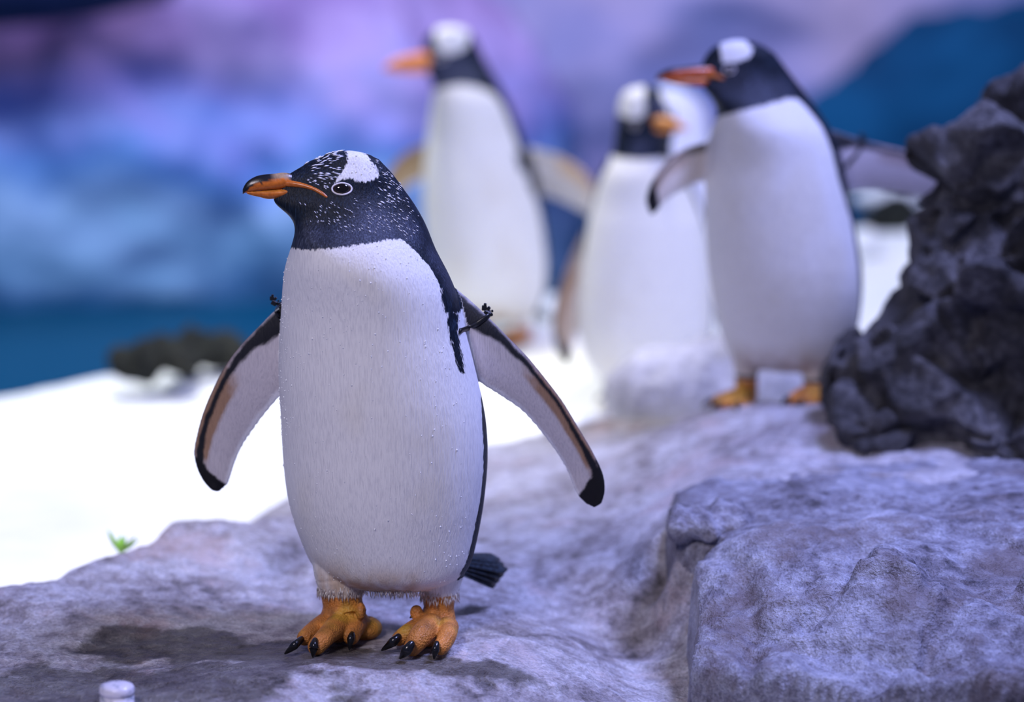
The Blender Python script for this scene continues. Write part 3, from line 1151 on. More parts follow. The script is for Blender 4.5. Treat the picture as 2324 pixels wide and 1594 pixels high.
    def part(self, name, v, f, mat, parent=None, label=None):
        o = mesh_obj(name, v, f, mat, parent or self.root, True, self.o)
        if label:
            o['label'] = label
        return o

    def beak(self):
        sp = self.sp
        bk = sp['beak']
        yaw = math.radians(bk['yaw'])
        k = math.cos(yaw) / max(0.2, abs(math.sin(yaw))) * (1 if math.sin(yaw) > 0 else -1)
        x0 = bk['base']
        y0 = bk['Y']
        side = np.array((math.cos(yaw), -math.sin(yaw), 0))
        for nm, st, up in (('upper_beak', bk['upper'], True), ('lower_beak', bk['lower'], False)):
            D = catmull(st, 40)
            rings, rel, xs = [], [], []
            m = 26
            th = np.linspace(0, 2 * math.pi, m, endpoint=False)
            for d in D:
                Yx = y0 - (x0 - d[0]) * self.px * k
                top, bot = P(d[0], d[1], Yx), P(d[0], d[2], Yx)
                c = (top + bot) / 2
                hz = max((top[2] - bot[2]) / 2, 0.0005)
                hw = d[3] * self.px
                ss = np.sign(np.sin(th)) * np.abs(np.sin(th)) ** 0.85
                cc = np.sign(np.cos(th)) * np.abs(np.cos(th)) ** (0.75 if not up else 0.9)
                wid = hw * cc * (1 - 0.35 * np.clip(ss if up else -ss, 0, 1))
                rings.append(c + wid[:, None] * side + np.stack([0 * th, 0 * th, hz * ss], 1))
                rel += list(ss)
                xs += [d[0]] * m
            v, f = loft(rings)
            o = self.part(nm, v, f, M_BEAK)
            rel = np.array(rel + [0, 0]); xs = np.array(xs + [D[0, 0], D[-1, 0]])
            col = np.tile(np.array(bk.get('orange', ORANGE)), (len(v), 1))
            nz = fbm(v * 260, 2)
            if up:
                thr = np.interp(xs * bk['dir'], *bk['black'])
                wgt = smooth01((rel + 0.25 * nz - thr) / 0.16)[:, None]
                ridge = np.interp(xs * bk['dir'], *bk['ridge'])[:, None]
                dk = BLACK * (1 - ridge) + np.array((0.50, 0.34, 0.20)) * ridge
                col = col * (1 - wgt) + dk * wgt
                edge = smooth01((-0.62 - rel) / 0.3)[:, None]
                col = col * (1 - 0.6 * edge) + np.array((0.30, 0.05, 0.01)) * 0.6 * edge
            else:
                edge = smooth01((rel - 0.2) / 0.6)[:, None]
                col = col * (1 - edge) + (np.array((0.70, 0.25, 0.04))) * edge
            add_color(o.data, 'Col', col)
        if 'gape' in bk:
            pts, rad = [], []
            for (px, py, rr) in bk['gape']:
                h, nn = self.hit(px, py)
                pts.append(h + nn * 0.0004)
                rad.append(rr * self.px)
            v, f = tube(pts, rad, 14, 3)
            o = self.part('gape', v, f, M_BEAK)
            add_color(o.data, 'Col', np.tile(np.array((0.50, 0.13, 0.015)), (len(v), 1)))

    def eyes(self):
        for e in self.sp['eyes']:
            px, py, w, h = e[:4]
            c, nn = self.hit(px, py, self.full_bvh)
            nn = nn / np.linalg.norm(nn)
            ax = np.cross((0, 0, 1), nn); ax /= np.linalg.norm(ax)
            upv = np.cross(nn, ax)
            rot = np.stack([ax, upv, nn], 1)
            s = self.px
            v, f = ellipsoid(c - nn * 0.001, (w * s * 1.04, h * s * 0.98, 0.0044), 14, 24, rot)
            eye = self.part('eye', v, f, M_IRIS)
            v, f = ellipsoid(c + nn * 0.0012, (w * s * 0.84, h * s * 0.90, 0.0040), 14, 24, rot)
            self.part('pupil', v, f, M_EYE, eye)
            pts = []
            for k in range(33):
                t = 2 * math.pi * k / 32
                cx, cy = math.cos(t), math.sin(t)
                rx = w * s * 1.16 * np.sign(cx) * abs(cx) ** 1.1
                ry = h * s * 1.15 * cy * (1.0 if cy < 0 else 0.82)
                q = c + ax * rx + upv * ry
                near = self.full_bvh.find_nearest(Vector(q))
                pts.append(np.array(near[0]) + np.array(near[1]) * 0.0006)
            v, f = tube(pts, [e[4] * 0.8 * s] * len(pts), 8, 2)
            self.part('eye_ring', v, f, M_RING, eye)

    def tail(self):
        for (a, b, w) in self.sp['tail']:
            a, b = np.array(a), np.array(b)
            d = b - a
            n = 9
            sidev = np.cross(d, (0, -0.75, 0.65)); sidev /= np.linalg.norm(sidev)
            up = np.cross(sidev, d); up /= np.linalg.norm(up)
            rings = []
            th = np.linspace(0, 2 * math.pi, 10, endpoint=False)
            for i in range(n):
                t = i / (n - 1)
                ww = w * (0.55 + 0.6 * t) * (1 if t < 0.8 else math.sqrt(max(0.02, 1 - ((t - 0.8) / 0.2) ** 2)))
                rings.append(a + d * t + np.cos(th)[:, None] * sidev * ww + np.sin(th)[:, None] * up * (0.0022 * (1.2 - t)))
            v, f = loft(rings)
            self.part('tail_feather', v, f, M_TAIL)


def blades(roots, dirs, lens, wid, normals=None):
    V, F = [], []
    for r, d, l, w in zip(roots, dirs, lens, wid):
        d = d / (np.linalg.norm(d) + 1e-9)
        s = np.cross(d, (0, 1, 0.2)); s /= np.linalg.norm(s) + 1e-9
        b = np.cross(s, d)
        k = len(V)
        V += [r - d * l * 0.1, r + d * l * 0.4 + s * w, r + d * l, r + d * l * 0.4 - s * w, r + d * l * 0.4 - b * w * 0.6, r + d * l * 0.4 + b * w * 0.6]
        for q in ((0, 1, 4), (1, 2, 4), (2, 3, 4), (3, 0, 4), (1, 0, 5), (2, 1, 5), (3, 2, 5), (0, 3, 5)):
            F.append(tuple(i + k for i in q))
    return np.array(V), F


def flipper_white(tan=(0.36, 0.22, 0.14), tip=0.86, tan_amt=1.0, white=(0.62, 0.58, 0.62), shoulder=0.16, line=1.0):
    tan = np.array(tan)

    def fn(t, s, inner, t0, s0):
        c = np.tile(np.array(white), (len(t), 1))
        fade = smooth01((0.55 - s) / 0.5)[:, None]
        c = c * (1 - 0.12 * fade)
        trail = smooth01((s - 0.86) / 0.08)[:, None]
        c = c * (1 - trail) + np.array((0.86, 0.86, 0.92)) * trail
        # tawny patch along the middle of the leading half
        wt = smooth01((t - 0.30) / 0.1) * smooth01((0.80 - t) / 0.12) * smooth01((0.42 - s) / 0.10) * tan_amt
        c = c * (1 - wt[:, None]) + tan * wt[:, None]
        # black line behind the leading edge
        hi = np.interp(t0, [0, 0.12, 0.22, 0.35, 0.55, 0.72, 0.84, 1], [0.30, 0.34, 0.22, 0.19, 0.22, 0.30, 0.36, 0.5])
        lo = np.interp(t0, [0, 0.2, 0.4, 0.6, 0.8, 1], [0, 0.0, 0.05, 0.07, 0.04, 0])
        wb = smooth01((hi - s) / 0.07) * smooth01((s - lo) / 0.06 + 0.35) * line
        c = c * (1 - wb[:, None]) + np.array((0.010, 0.011, 0.016)) * wb[:, None]
        we = smooth01((0.05 - s0) / 0.05) * smooth01((t0 - 0.15) / 0.1) * 0.8
        c = c * (1 - we[:, None]) + np.array((0.17, 0.13, 0.13)) * we[:, None]
        # black tip
        wk = smooth01((t - tip + 0.18 * (s0 - 0.25)) / 0.035)
        wk = np.clip(smooth01((t + 0.10 * (0.5 - s0) - tip) / 0.03), 0, 1)
        c = c * (1 - wk[:, None]) + np.array((0.006, 0.006, 0.008)) * wk[:, None]
        back = ~inner
        dark = np.tile(np.array((0.015, 0.02, 0.034)), (len(t), 1))
        c[back] = np.where((s0[back] > 0.93)[:, None], np.array((0.7, 0.7, 0.75)), dark[back])
        return np.clip(c, 0.003, 1)
    return fn


# ------------------------------------------------------------------ feet
def foot_from(ankle, toes, pads, claws):
    """explicit foot: ankle [(px,py,Y,r_px)], toes [[(px,py,z,r)]...], pads [((px,py,z),(ax))], claws [((px,py,z),(px,py,z),r)]"""
    def fn(b):
        parts = [tube([P(x, y, Y) for x, y, Y, r in ankle], [r * b.px for x, y, Y, r in ankle], 22, 4)]
        for t in toes:
            parts.append(tube([G(x, y, z) for x, y, z, r in t], [r for *_, r in t], 16, 4))
        for c, ax in pads:
            parts.append(ellipsoid(G(*c), ax, 12, 20))
        cl = []
        for a, m, c, r in claws:
            cl.append(tube([G(*a), G(*m), G(*c)], [r * 0.8, r, r * 0.22], 12, 3, (0.85, 1.0)))
        return parts, cl
    return fn


def foot_generic(px, py, Y, ground, heading, hem_py, rpx, size=1.0):
    """foot standing at photo point (px, py) at distance Y; ankle runs up to hem_py"""
    def fn(b):
        base = P(px, py, Y); base[2] = ground
        top = P(px, hem_py, Y)
        parts = [tube([top + np.array((0, 0.01, .11)), top + np.array((0, 0, .05)), top + np.array((0, 0, .012))], [rpx * 1.9 * b.px, rpx * 1.6 * b.px, rpx * 1.2 * b.px], 20, 4),
                 tube([top + np.array((0, 0, .02)), top, base + np.array((0, 0, .03)), base + np.array((0, 0, .018))], [rpx * 1.15 * b.px, rpx * b.px, rpx * 0.95 * b.px, rpx * b.px], 20, 4)]
        cl = []
        h = math.radians(heading)
        for s in (-0.42, 0.0, 0.42):
            d = np.array((-math.sin(h + s), -math.cos(h + s), 0))
            l = size * (0.085 if s == 0 else 0.072)
            parts.append(tube([base + np.array((0, 0, .018)), base + d * l * 0.5 + np.array((0, 0, .017)), base + d * l + np.array((0, 0, .009))], [0.015 * size, 0.013 * size, 0.009 * size], 14, 4))
            e = base + d * l
            cl.append(tube([e + np.array((0, 0, .013)), e + d * 0.012 + np.array((0, 0, .011)), e + d * 0.024 + np.array((0, 0, .002))], [0.005, 0.005, 0.0012], 10, 3))
        d = np.array((-math.sin(h), -math.cos(h), 0))
        parts.append(ellipsoid(base + d * 0.035 * size + np.array((0, 0, .008)), (0.042 * size, 0.042 * size, 0.009), 10, 20))
        return parts, cl
    return fn


def band_loop(b, front, back_dy, rad, parent_label, buckle):
    pts = []
    for (px, py) in front:
        h, n = b.hit(px, py, b.full_bvh)
        pts.append(h + n * rad * 0.6)
    back = [p + np.array((0, back_dy, 0)) for p in pts[::-1]]
    loop = pts + [(pts[-1] + back[0]) / 2 + (pts[-1] - pts[0]) * 0.06] + back + [(pts[0] + back[-1]) / 2 - (pts[-1] - pts[0]) * 0.04] + [pts[0]]
    v, f = tube(loop, [rad] * len(loop), 10, 2, (0.6, 1.2))
    o = b.part('flipper_band', v, f, M_BAND, label=parent_label)
    if buckle:
        c, s = buckle
        c = np.array(c)
        bm = bmesh.new()
        for (dx, dy, dz, sx, sy, sz) in ((0, 0, 0, 1.2, 1.1, 1.0), (-.45, .1, 1.0, .9, .8, .9), (.3, -.1, .95, .55, .8, .7), (.75, 0, -.15, .6, .7, .6), (-.3, 0, 1.65, .5, .6, .45), (.95, .1, .45, .4, .5, .4)):
            m = Matrix.Translation(c + np.array((dx, dy, dz)) * s) @ Matrix.Rotation(0.5 + dx, 4, 'Y') @ Matrix.Diagonal((sx * s, sy * s, sz * s, 1))
            bmesh.ops.create_cube(bm, size=1.0, matrix=m)
        bmesh.ops.bevel(bm, geom=bm.edges[:], offset=s * 0.1, segments=1, affect='EDGES')
        vv = np.array([q.co[:] for q in bm.verts]); bm.verts.index_update()
        ff = [tuple(q.index for q in fc.verts) for fc in bm.faces]
        bm.free()
        k = b.part('buckle', vv, ff, M_BAND, o)
        k.data.polygons.foreach_set('use_smooth', [False] * len(k.data.polygons))
    return o


# ------------------------------------------------------------------ the penguin in front
hero_spec = dict(
    Y=0.0, voxel=0.0019, smooth=6, head_dy=-.085, bodyyaw=22, root=(P(870, 1440, 0.0)[0], 0.0, 0.0),
    label='penguin with water beads on its breast and black bands on both outspread flippers',
    rows=[(338, 783, 800), (340, 768, 812), (344, 748, 830), (350, 731, 845), (358, 716, 857), (368, 699, 869), (378, 679, 880), (385, 662, 886), (391, 648, 891), (405, 640, 901), (420, 636, 911), (435, 628, 921), (446, 616, 930),
          (453, 622, 936), (463, 646, 941), (473, 660, 947), (485, 671, 954), (497, 677, 961), (515, 677, 969), (530, 673, 975), (548, 666, 982), (562, 663, 987), (580, 655, 997), (600, 649, 1008), (620, 645, 1019), (660, 641, 1036), (700, 638, 1046), (750, 634, 1056),
          (800, 631, 1070), (850, 630, 1082), (900, 632, 1094), (950, 635, 1103), (1000, 637, 1107), (1050, 640, 1107), (1100, 645, 1103), (1150, 653, 1097), (1200, 668, 1088), (1250, 688, 1077), (1285, 705, 1066), (1305, 722, 1050), (1320, 760, 1020), (1328, 820, 960)],
    aspect=[(338, 1.2), (360, 1.9), (392, 2.15), (430, 2.25), (460, 1.9), (500, 1.35), (560, 1.1), (640, 0.95), (800, 0.86), (1000, 0.84), (1200, 0.84), (1328, 0.8)],
    yaw=[(338, 74), (470, 74), (520, 55), (580, 30), (660, 22), (1328, 22)],
    taper=[(338, .1), (370, .35), (395, .45), (420, .56), (445, .56), (480, .3), (540, .08), (700, 0)],
    yoff=[(338, -.03), (460, -.03), (560, -.02), (700, 0), (1000, 0.01), (1200, 0.01), (1328, 0.0)],
    flippers=[
        [(1015, 640, 1010, 800, .03, .03, .020), (1062, 678, 1056, 838, .02, .025, .016), (1110, 722, 1090, 870, .01, .02, .012), (1152, 764, 1135, 899, .01, .025, .010), (1197, 810, 1180, 930, .012, .03, .009), (1240, 862, 1213, 964, .018, .035, .008),
         (1276, 910, 1243, 1002, .025, .04, .0075), (1308, 962, 1268, 1037, .03, .045, .007), (1338, 1012, 1288, 1074, .035, .05, .0065), (1361, 1056, 1302, 1110, .04, .05, .006), (1371, 1085, 1314, 1130, .04, .05, .0055), (1373, 1115, 1330, 1145, .04, .05, .005), (1365, 1143, 1348, 1153, .04, .045, .004)],
        [(690, 655, 690, 840, .06, .06, .018), (640, 690, 660, 880, .05, .06, .015), (590, 738, 632, 905, .05, .065, .012), (545, 785, 600, 943, .052, .07, .010), (510, 832, 573, 980, .055, .075, .009), (482, 885, 550, 1015, .06, .08, .008), (460, 938, 534, 1050, .065, .08, .0075),
         (447, 985, 526, 1075, .07, .08, .007), (440, 1025, 521, 1090, .07, .08, .0065), (446, 1060, 516, 1100, .07, .08, .006), (460, 1090, 508, 1108, .07, .08, .005), (480, 1112, 497, 1117, .07, .075, .004)]],
    flipper_paint=[flipper_white(tip=0.76), flipper_white(tip=0.77)],
    white_edge=[(664, 562), (700, 568), (740, 566), (800, 558), (850, 550), (893, 543), (915, 545), (945, 572), (975, 606), (1000, 650), (1013, 692), (1040, 703), (128, 708, 'a'), (135, 760, 'a'), (135, 830, 'a'), (122, 872, 'a'), (1091, 905), (1094, 960), (1097, 1040), (1094, 1100), (1087, 1150), (1077, 1200), (1068, 1240), (1057, 1280), (1045, 1300)],
    white_edge_far=[(100, 1345), (0, 1350), (-100, 1345), (-98, 1200), (-95, 1000), (-88, 800), (-84, 680), (-82, 600), (-78, 572)],
    bonnet=[[(766, 343), (772, 318), (800, 318), (813, 346), (828, 359), (842, 376), (853, 392), (856, 406), (845, 414), (828, 418), (812, 416), (800, 410), (786, 408), (768, 412), (758, 420), (762, 408), (772, 396), (781, 384), (787, 370), (784, 355), (776, 346)]],
    dark_marks=[[(1020, 690), (1040, 712), (1040, 745), (1047, 785), (1056, 838), (1044, 834), (1033, 800), (1024, 760), (1016, 720)],
                [(1000, 640), (1045, 665), (1108, 712), (1080, 735), (1062, 712), (1040, 710), (1012, 700)]],
    lift=[(850, 520, 70, .85), (790, 548, 60, .7), (700, 552, 55, .75), (930, 525, 50, .6), (655, 380, 40, .35), (990, 590, 45, .55), (1020, 640, 45, .5)],
    soil=(1240, 1330), hem_z=P(790, 1347, -0.02)[2], tail_guard=0.10,
    feet=[foot_from([(765, 1265, -.01, 60), (768, 1310, -.02, 54), (774, 1345, -.02, 47), (778, 1372, -.02, 46), (780, 1391, -.022, 54), (781, 1400, -.024, 43), (781, 1408, -.026, 46)],
                    [[(752, 1410, .028, .019), (720, 1426, .026, .0145), (692, 1448, .018, .0125)], [(775, 1415, .028, .020), (745, 1440, .026, .0150), (718, 1468, .014, .0135)],
                     [(812, 1412, .026, .018), (803, 1430, .022, .0145), (797, 1447, .015, .0125)]],
                    [((785, 1416, .016), (.038, .030, .020)), ((828, 1426, .012), (.027, .030, .018)), ((762, 1446, .007), (.024, .022, .007)), ((819, 1388, .05), (.008, .010, .014))],
                    [((684, 1452, .021), (668, 1466, .017), (647, 1484, .002), .0066), ((715, 1457, .024), (712, 1470, .018), (710, 1491, .003), .0080), ((799, 1441, .022), (796, 1452, .017), (793, 1474, .003), .0068), ((822, 1394, .045), (823, 1399, .04), (824, 1404, .036), .003)]),
          foot_from([(1008, 1270, -.01, 58), (1002, 1320, -.02, 46), (997, 1358, -.02, 37), (996, 1380, -.02, 35), (994, 1402, -.022, 42), (993, 1411, -.024, 33), (993, 1420, -.026, 36)],
                    [[(968, 1416, .028, .017), (928, 1434, .024, .0130), (906, 1450, .016, .0115)], [(978, 1422, .028, .020), (954, 1446, .027, .0175), (936, 1470, .014, .0135)],
                     [(1016, 1424, .027, .017), (1014, 1446, .024, .0140), (1001, 1470, .014, .0120)]],
                    [((990, 1420, .016), (.032, .028, .020)), ((968, 1455, .007), (.024, .020, .008)), ((945, 1391, .045), (.010, .010, .012))],
                    [((904, 1447, .021), (892, 1458, .016), (867, 1476, .002), .0075), ((933, 1464, .024), (922, 1478, .016), (908, 1494, .003), .0082), ((991, 1463, .023), (988, 1476, .016), (985, 1495, .003), .0068), ((941, 1396, .04), (936, 1399, .037), (930, 1403, .033), .003)])],
    beak=dict(yaw=74, base=650, Y=-0.055, dir=-1,
              upper=[(705, 404, 418, 4), (680, 400, 422, 9), (660, 394, 426, 14), (642, 392, 428, 16), (625, 394, 430, 16), (602, 396, 432, 15), (585, 399, 433, 13), (570, 406, 435, 10), (560, 414, 437, 7), (554, 423, 439, 4.5), (551, 430, 441, 2.5)],
              lower=[(705, 419, 424, 4), (685, 421, 431, 17), (664, 424, 440, 19), (642, 428, 448, 17), (625, 430, 451, 14), (607, 431, 452, 12), (590, 433, 448, 9), (572, 434, 444, 6.5), (560, 435, 440, 4)],
              black=([-700, -662, -648, -630, -610, -585, -568, -560, -550], [-.15, -.05, .22, .34, 0.12, 0.0, -0.3, -0.6, -1]), ridge=([-700, -660, -648, -628, -612, -550], [0, 0, .75, .75, 0, 0]),
              gape=[(648, 416, 8), (668, 418, 7), (690, 422, 5.5), (712, 429, 4.2), (730, 439, 4.2), (741, 447, 2.5)]),
    eyes=[(776, 428, 19, 12.5, 2.6)],
    tail=[((P(1040, 1262 + 7 * i, .10)), (P(1152 - 9 * abs(i - 2), 1268 + 12 * i, .19 - .004 * i)), .0105) for i in range(6)],
)
hero = Bird(hero_spec)


def dress_hero(b):
    co, no, sd = b.world_me
    # white flecks on the dark head
    front = (no[:, 1] < 0.1) & (sd > 0.003)
    beakp = P(650, 400, -0.05)
    roots, dirs, lens, wid = [], [], [], []
    for poly, cnt, l0, l1, w in (([(688, 372), (740, 348), (770, 346), (765, 395), (745, 412), (700, 402), (684, 388)], 70, .0055, .0105, .0010),
                                 ([(845, 360), (905, 425), (900, 470), (850, 470), (850, 425), (862, 400)], 62, .0045, .0085, .00075),
                                 ([(680, 455), (740, 455), (800, 445), (880, 470), (930, 520), (860, 520), (760, 515), (700, 500)], 120, .0030, .0065, .0006),
                                 ([(880, 430), (920, 450), (960, 520), (920, 540), (880, 500)], 45, .0035, .007, .0007),
                                 ([(690, 400), (750, 412), (740, 430), (700, 415)], 20, .003, .006, .0007)):
        q = np.array([P(x, y, -0.06)[[0, 2]] for x, y in poly])
        s = poly_sd(co[:, 0], co[:, 2], q)
        ids = np.where(front & (s > 0))[0]
        if not len(ids):
            continue
        for i in RNG.choice(ids, min(cnt, len(ids)), replace=False):
            n = no[i]
            d = co[i] - beakp
            d = d / np.linalg.norm(d) + np.array((0.15, 0.1, -0.35 * smooth01(np.array((co[i][0] - beakp[0]) / 0.15))))
            d = d - n * (d @ n)
            d = d / np.linalg.norm(d) + n * 0.10
            roots.append(co[i] + n * 0.0004); dirs.append(d); lens.append(RNG.uniform(l0, l1)); wid.append(w * RNG.uniform(.7, 1.3))
    v, f = blades(roots, dirs, lens, wid)
    o = b.part('feather_flecks', v, f, M_FLECK, label='small white feather flecks on the dark head')
    o['kind'] = 'stuff'
    # water drops on the breast
    ids = np.where((no[:, 1] < 0.25) & (sd < -0.002) & (co[:, 2] > 0.09) & (co[:, 0] < P(1060, 900, 0)[0]) & (co[:, 0] > P(632, 900, 0)[0]))[0]
    wgt = 0.25 + np.clip(fbm(co[ids] * 14, 2) * 3, 0, 1) + 1.6 * smooth01((P(690, 900, 0)[0] - co[ids][:, 0]) / 0.05) * smooth01((co[ids][:, 2] - 0.25) / 0.1)
    ids = RNG.choice(ids, 480, replace=False, p=wgt / wgt.sum())
    bm = bmesh.new(); bmesh.ops.create_icosphere(bm, subdivisions=1, radius=1.0)
    iv = np.array([q.co[:] for q in bm.verts]); bm.verts.index_update()
    ifc = [tuple(q.index for q in fc.verts) for fc in bm.faces]; bm.free()
    parts = []
    for i in ids:
        r = RNG.uniform(0.0005, 0.0011) if RNG.random() < .88 else RNG.uniform(.0011, .0015)
        parts.append((iv * np.array((r, r, r * RNG.uniform(1, 1.5))) + co[i] + no[i] * r * 0.25, ifc))
    v, f = join(parts)
    o = b.part('water_droplets', v, f, M_DROP, label='tiny clear water droplets on the white breast')
    o['kind'] = 'stuff'
    # white tufts hanging over the ankles and between the legs
    roots, dirs, lens, wid = [], [], [], []
    for (cx, cy, r) in ((773, 1340, 49), (998, 1352, 41)):
        c = P(cx, cy, -0.02)
        for k in range(420):
            a = RNG.uniform(0, 2 * math.pi)
            q = np.array((math.cos(a), math.sin(a), 0))
            roots.append(c + q * r * b.px * RNG.uniform(.97, 1.06) + np.array((0, 0, RNG.uniform(-.002, .016))))
            dirs.append(q * 0.12 + np.array((RNG.normal(0, .12), 0, -1)))
            lens.append(RNG.uniform(.007, .015)); wid.append(RNG.uniform(.0004, .0009))
    for k in range(380):
        x = RNG.uniform(800, 968)
        h, n = b.hit(x, 1345 + RNG.uniform(-5, 5), b.full_bvh)
        roots.append(h); dirs.append(np.array((RNG.normal(0, .18), -0.15, -1))); lens.append(RNG.uniform(.006, .013)); wid.append(RNG.uniform(.0004, .0009))
    v, f = blades(roots, dirs, lens, wid)
    o = b.part('leg_tufts', v, f, M_TUFT, label='short white feather tufts fringing the belly and ankles')
    o['kind'] = 'stuff'
    c, n = b.hit(1106, 714, b.full_bvh)
    band_loop(b, [(1042, 752), (1062, 745), (1085, 734), (1106, 720)], 0.035, 0.0035, 'black plastic tag band round the flipper', (c + np.array((0.002, 0.01, 0.004)), 0.0085))
    c = P(622, 688, 0.055)
    band_loop(b, [(622, 696), (628, 706), (634, 716)], 0.03, 0.0035, 'black plastic tag band round the flipper', (c, 0.007))


dress_hero(hero)

# ------------------------------------------------------------------ penguin beside the boulder
CY = 1.12
CZ = float(slab_z(P(1690, 920, CY)[0], CY - 0.02)[0])
c_spec = dict(
    Y=CY, voxel=0.0036, smooth=5, head_dy=-.10, bodyyaw=26, root=(P(1770, 920, CY)[0], CY, CZ),
    label='penguin with a black and orange bill standing on the slab beside the dark boulder',
    rows=[(87, 1660, 1676), (89, 1648, 1690), (95, 1630, 1712), (105, 1612, 1734), (120, 1598, 1755), (138, 1588, 1770), (155, 1580, 1783), (170, 1578, 1794), (185, 1582, 1806), (200, 1594, 1819), (215, 1608, 1831), (235, 1620, 1846), (260, 1624, 1863),
          (290, 1614, 1883), (320, 1607, 1897), (360, 1603, 1908), (420, 1600, 1921), (480, 1600, 1932), (540, 1602, 1944), (600, 1606, 1953), (650, 1613, 1955), (700, 1622, 1951), (750, 1634, 1942), (790, 1648, 1930), (815, 1660, 1916), (830, 1690, 1890), (836, 1740, 1840)],
    aspect=[(87, 1.2), (105, 1.8), (140, 2.1), (180, 2.0), (220, 1.4), (290, 1.05), (360, .92), (836, .85)],
    yaw=[(87, 78), (190, 78), (230, 55), (290, 34), (360, 26), (836, 26)],
    taper=[(87, .1), (120, .35), (160, .5), (190, .4), (240, .1), (400, 0)],
    yoff=[(87, -.05), (200, -.04), (320, -.01), (836, 0)],
    flippers=[
        [(1870, 290, 1870, 420, .03, .03, .018), (1905, 300, 1915, 440, .03, .03, .014), (1960, 318, 1965, 436, .05, .06, .011), (2020, 332, 2015, 440, .08, .09, .009), (2080, 346, 2070, 448, .11, .12, .008), (2130, 365, 2110, 455, .14, .15, .007), (2165, 395, 2145, 455, .16, .17, .006), (2180, 430, 2170, 450, .17, .17, .004)],
        [(1650, 320, 1650, 430, .0, .02, .016), (1610, 322, 1612, 412, -.01, .01, .013), (1570, 330, 1580, 420, -.03, -.01, .010), (1530, 350, 1552, 434, -.05, -.03, .008), (1495, 385, 1524, 448, -.07, -.05, .007), (1474, 422, 1504, 466, -.08, -.06, .006), (1466, 455, 1494, 480, -.08, -.07, .005), (1474, 484, 1486, 490, -.08, -.075, .004)]],
    flipper_paint=[flipper_white(tan=(0.30, 0.22, 0.2), tan_amt=.6, white=(.55, .50, .55)), flipper_white(tan=(0.55, 0.42, 0.30), tan_amt=.8, tip=.70, line=.8, white=(.85, .76, .64))],
    white_edge=[(1628, 268), (1680, 252), (1720, 242), (1760, 232), (1790, 223), (1812, 226), (1850, 268), (1878, 318), (1897, 380), (1910, 430), (1932, 500), (1942, 560), (1950, 640), (1948, 720), (1936, 780), (1920, 815)],
    white_edge_far=[(100, 845), (0, 850), (-100, 845), (-98, 700), (-92, 500), (-86, 380), (-80, 310), (-76, 275)],
    bonnet=[[(1636, 70), (1672, 70), (1698, 96), (1712, 115), (1705, 130), (1680, 140), (1655, 145), (1640, 142), (1638, 120)]],
    dark_marks=[[(1890, 330), (1905, 360), (1912, 400), (1920, 432), (1908, 428), (1896, 380)]],
    lift=[(1720, 215, 60, .6), (1660, 190, 60, .35), (1780, 200, 40, .4)],
    soil=(760, 835), hem_z=P(1700, 855, CY)[2], tail_guard=CY + .10, soilcol=(.38, .30, .22),
    feet=[foot_generic(1694, 915, CY - .01, CZ, 40, 840, 27, 1.0), foot_generic(1846, 940, CY - .06, float(slab_z(P(1846, 940, CY - .06)[0], CY - .06)[0]), 20, 845, 25, 1.0)],
    beak=dict(yaw=78, base=1590, Y=CY - 0.07, dir=-1,
              upper=[(1640, 140, 172, 16), (1610, 147, 174, 14), (1580, 149, 176, 13), (1550, 152, 178, 11), (1520, 156, 180, 9), (1500, 164, 181, 5), (1490, 171, 182, 2)],
              lower=[(1640, 172, 190, 13), (1600, 175, 196, 12), (1570, 177, 195, 10), (1540, 179, 192, 8), (1510, 181, 185, 4)],
              black=([-1640, -1590, -1560, -1530, -1500, -1488], [.6, .45, .4, .3, -.2, -.8]), ridge=([-1640, -1488], [0, 0]),
              gape=[(1595, 168, 8), (1620, 172, 5), (1640, 178, 3.5)], orange=(0.60, 0.10, 0.008)),
    eyes=[(1655, 158, 11, 8, 1.8)],
    tail=[(P(1900, 770 + 5 * i, CY + .10), P(1955, 800 + 9 * i, CY + .18), .010) for i in range(4)],
)
birdC = Bird(c_spec)
c, n = birdC.hit(1955, 326, birdC.full_bvh)
band_loop(birdC, [(1922, 372), (1935, 358), (1948, 342), (1958, 326)], 0.03, 0.0035, 'black plastic tag band round the flipper', (c + np.array((0.002, 0.0, 0.006)), 0.008))

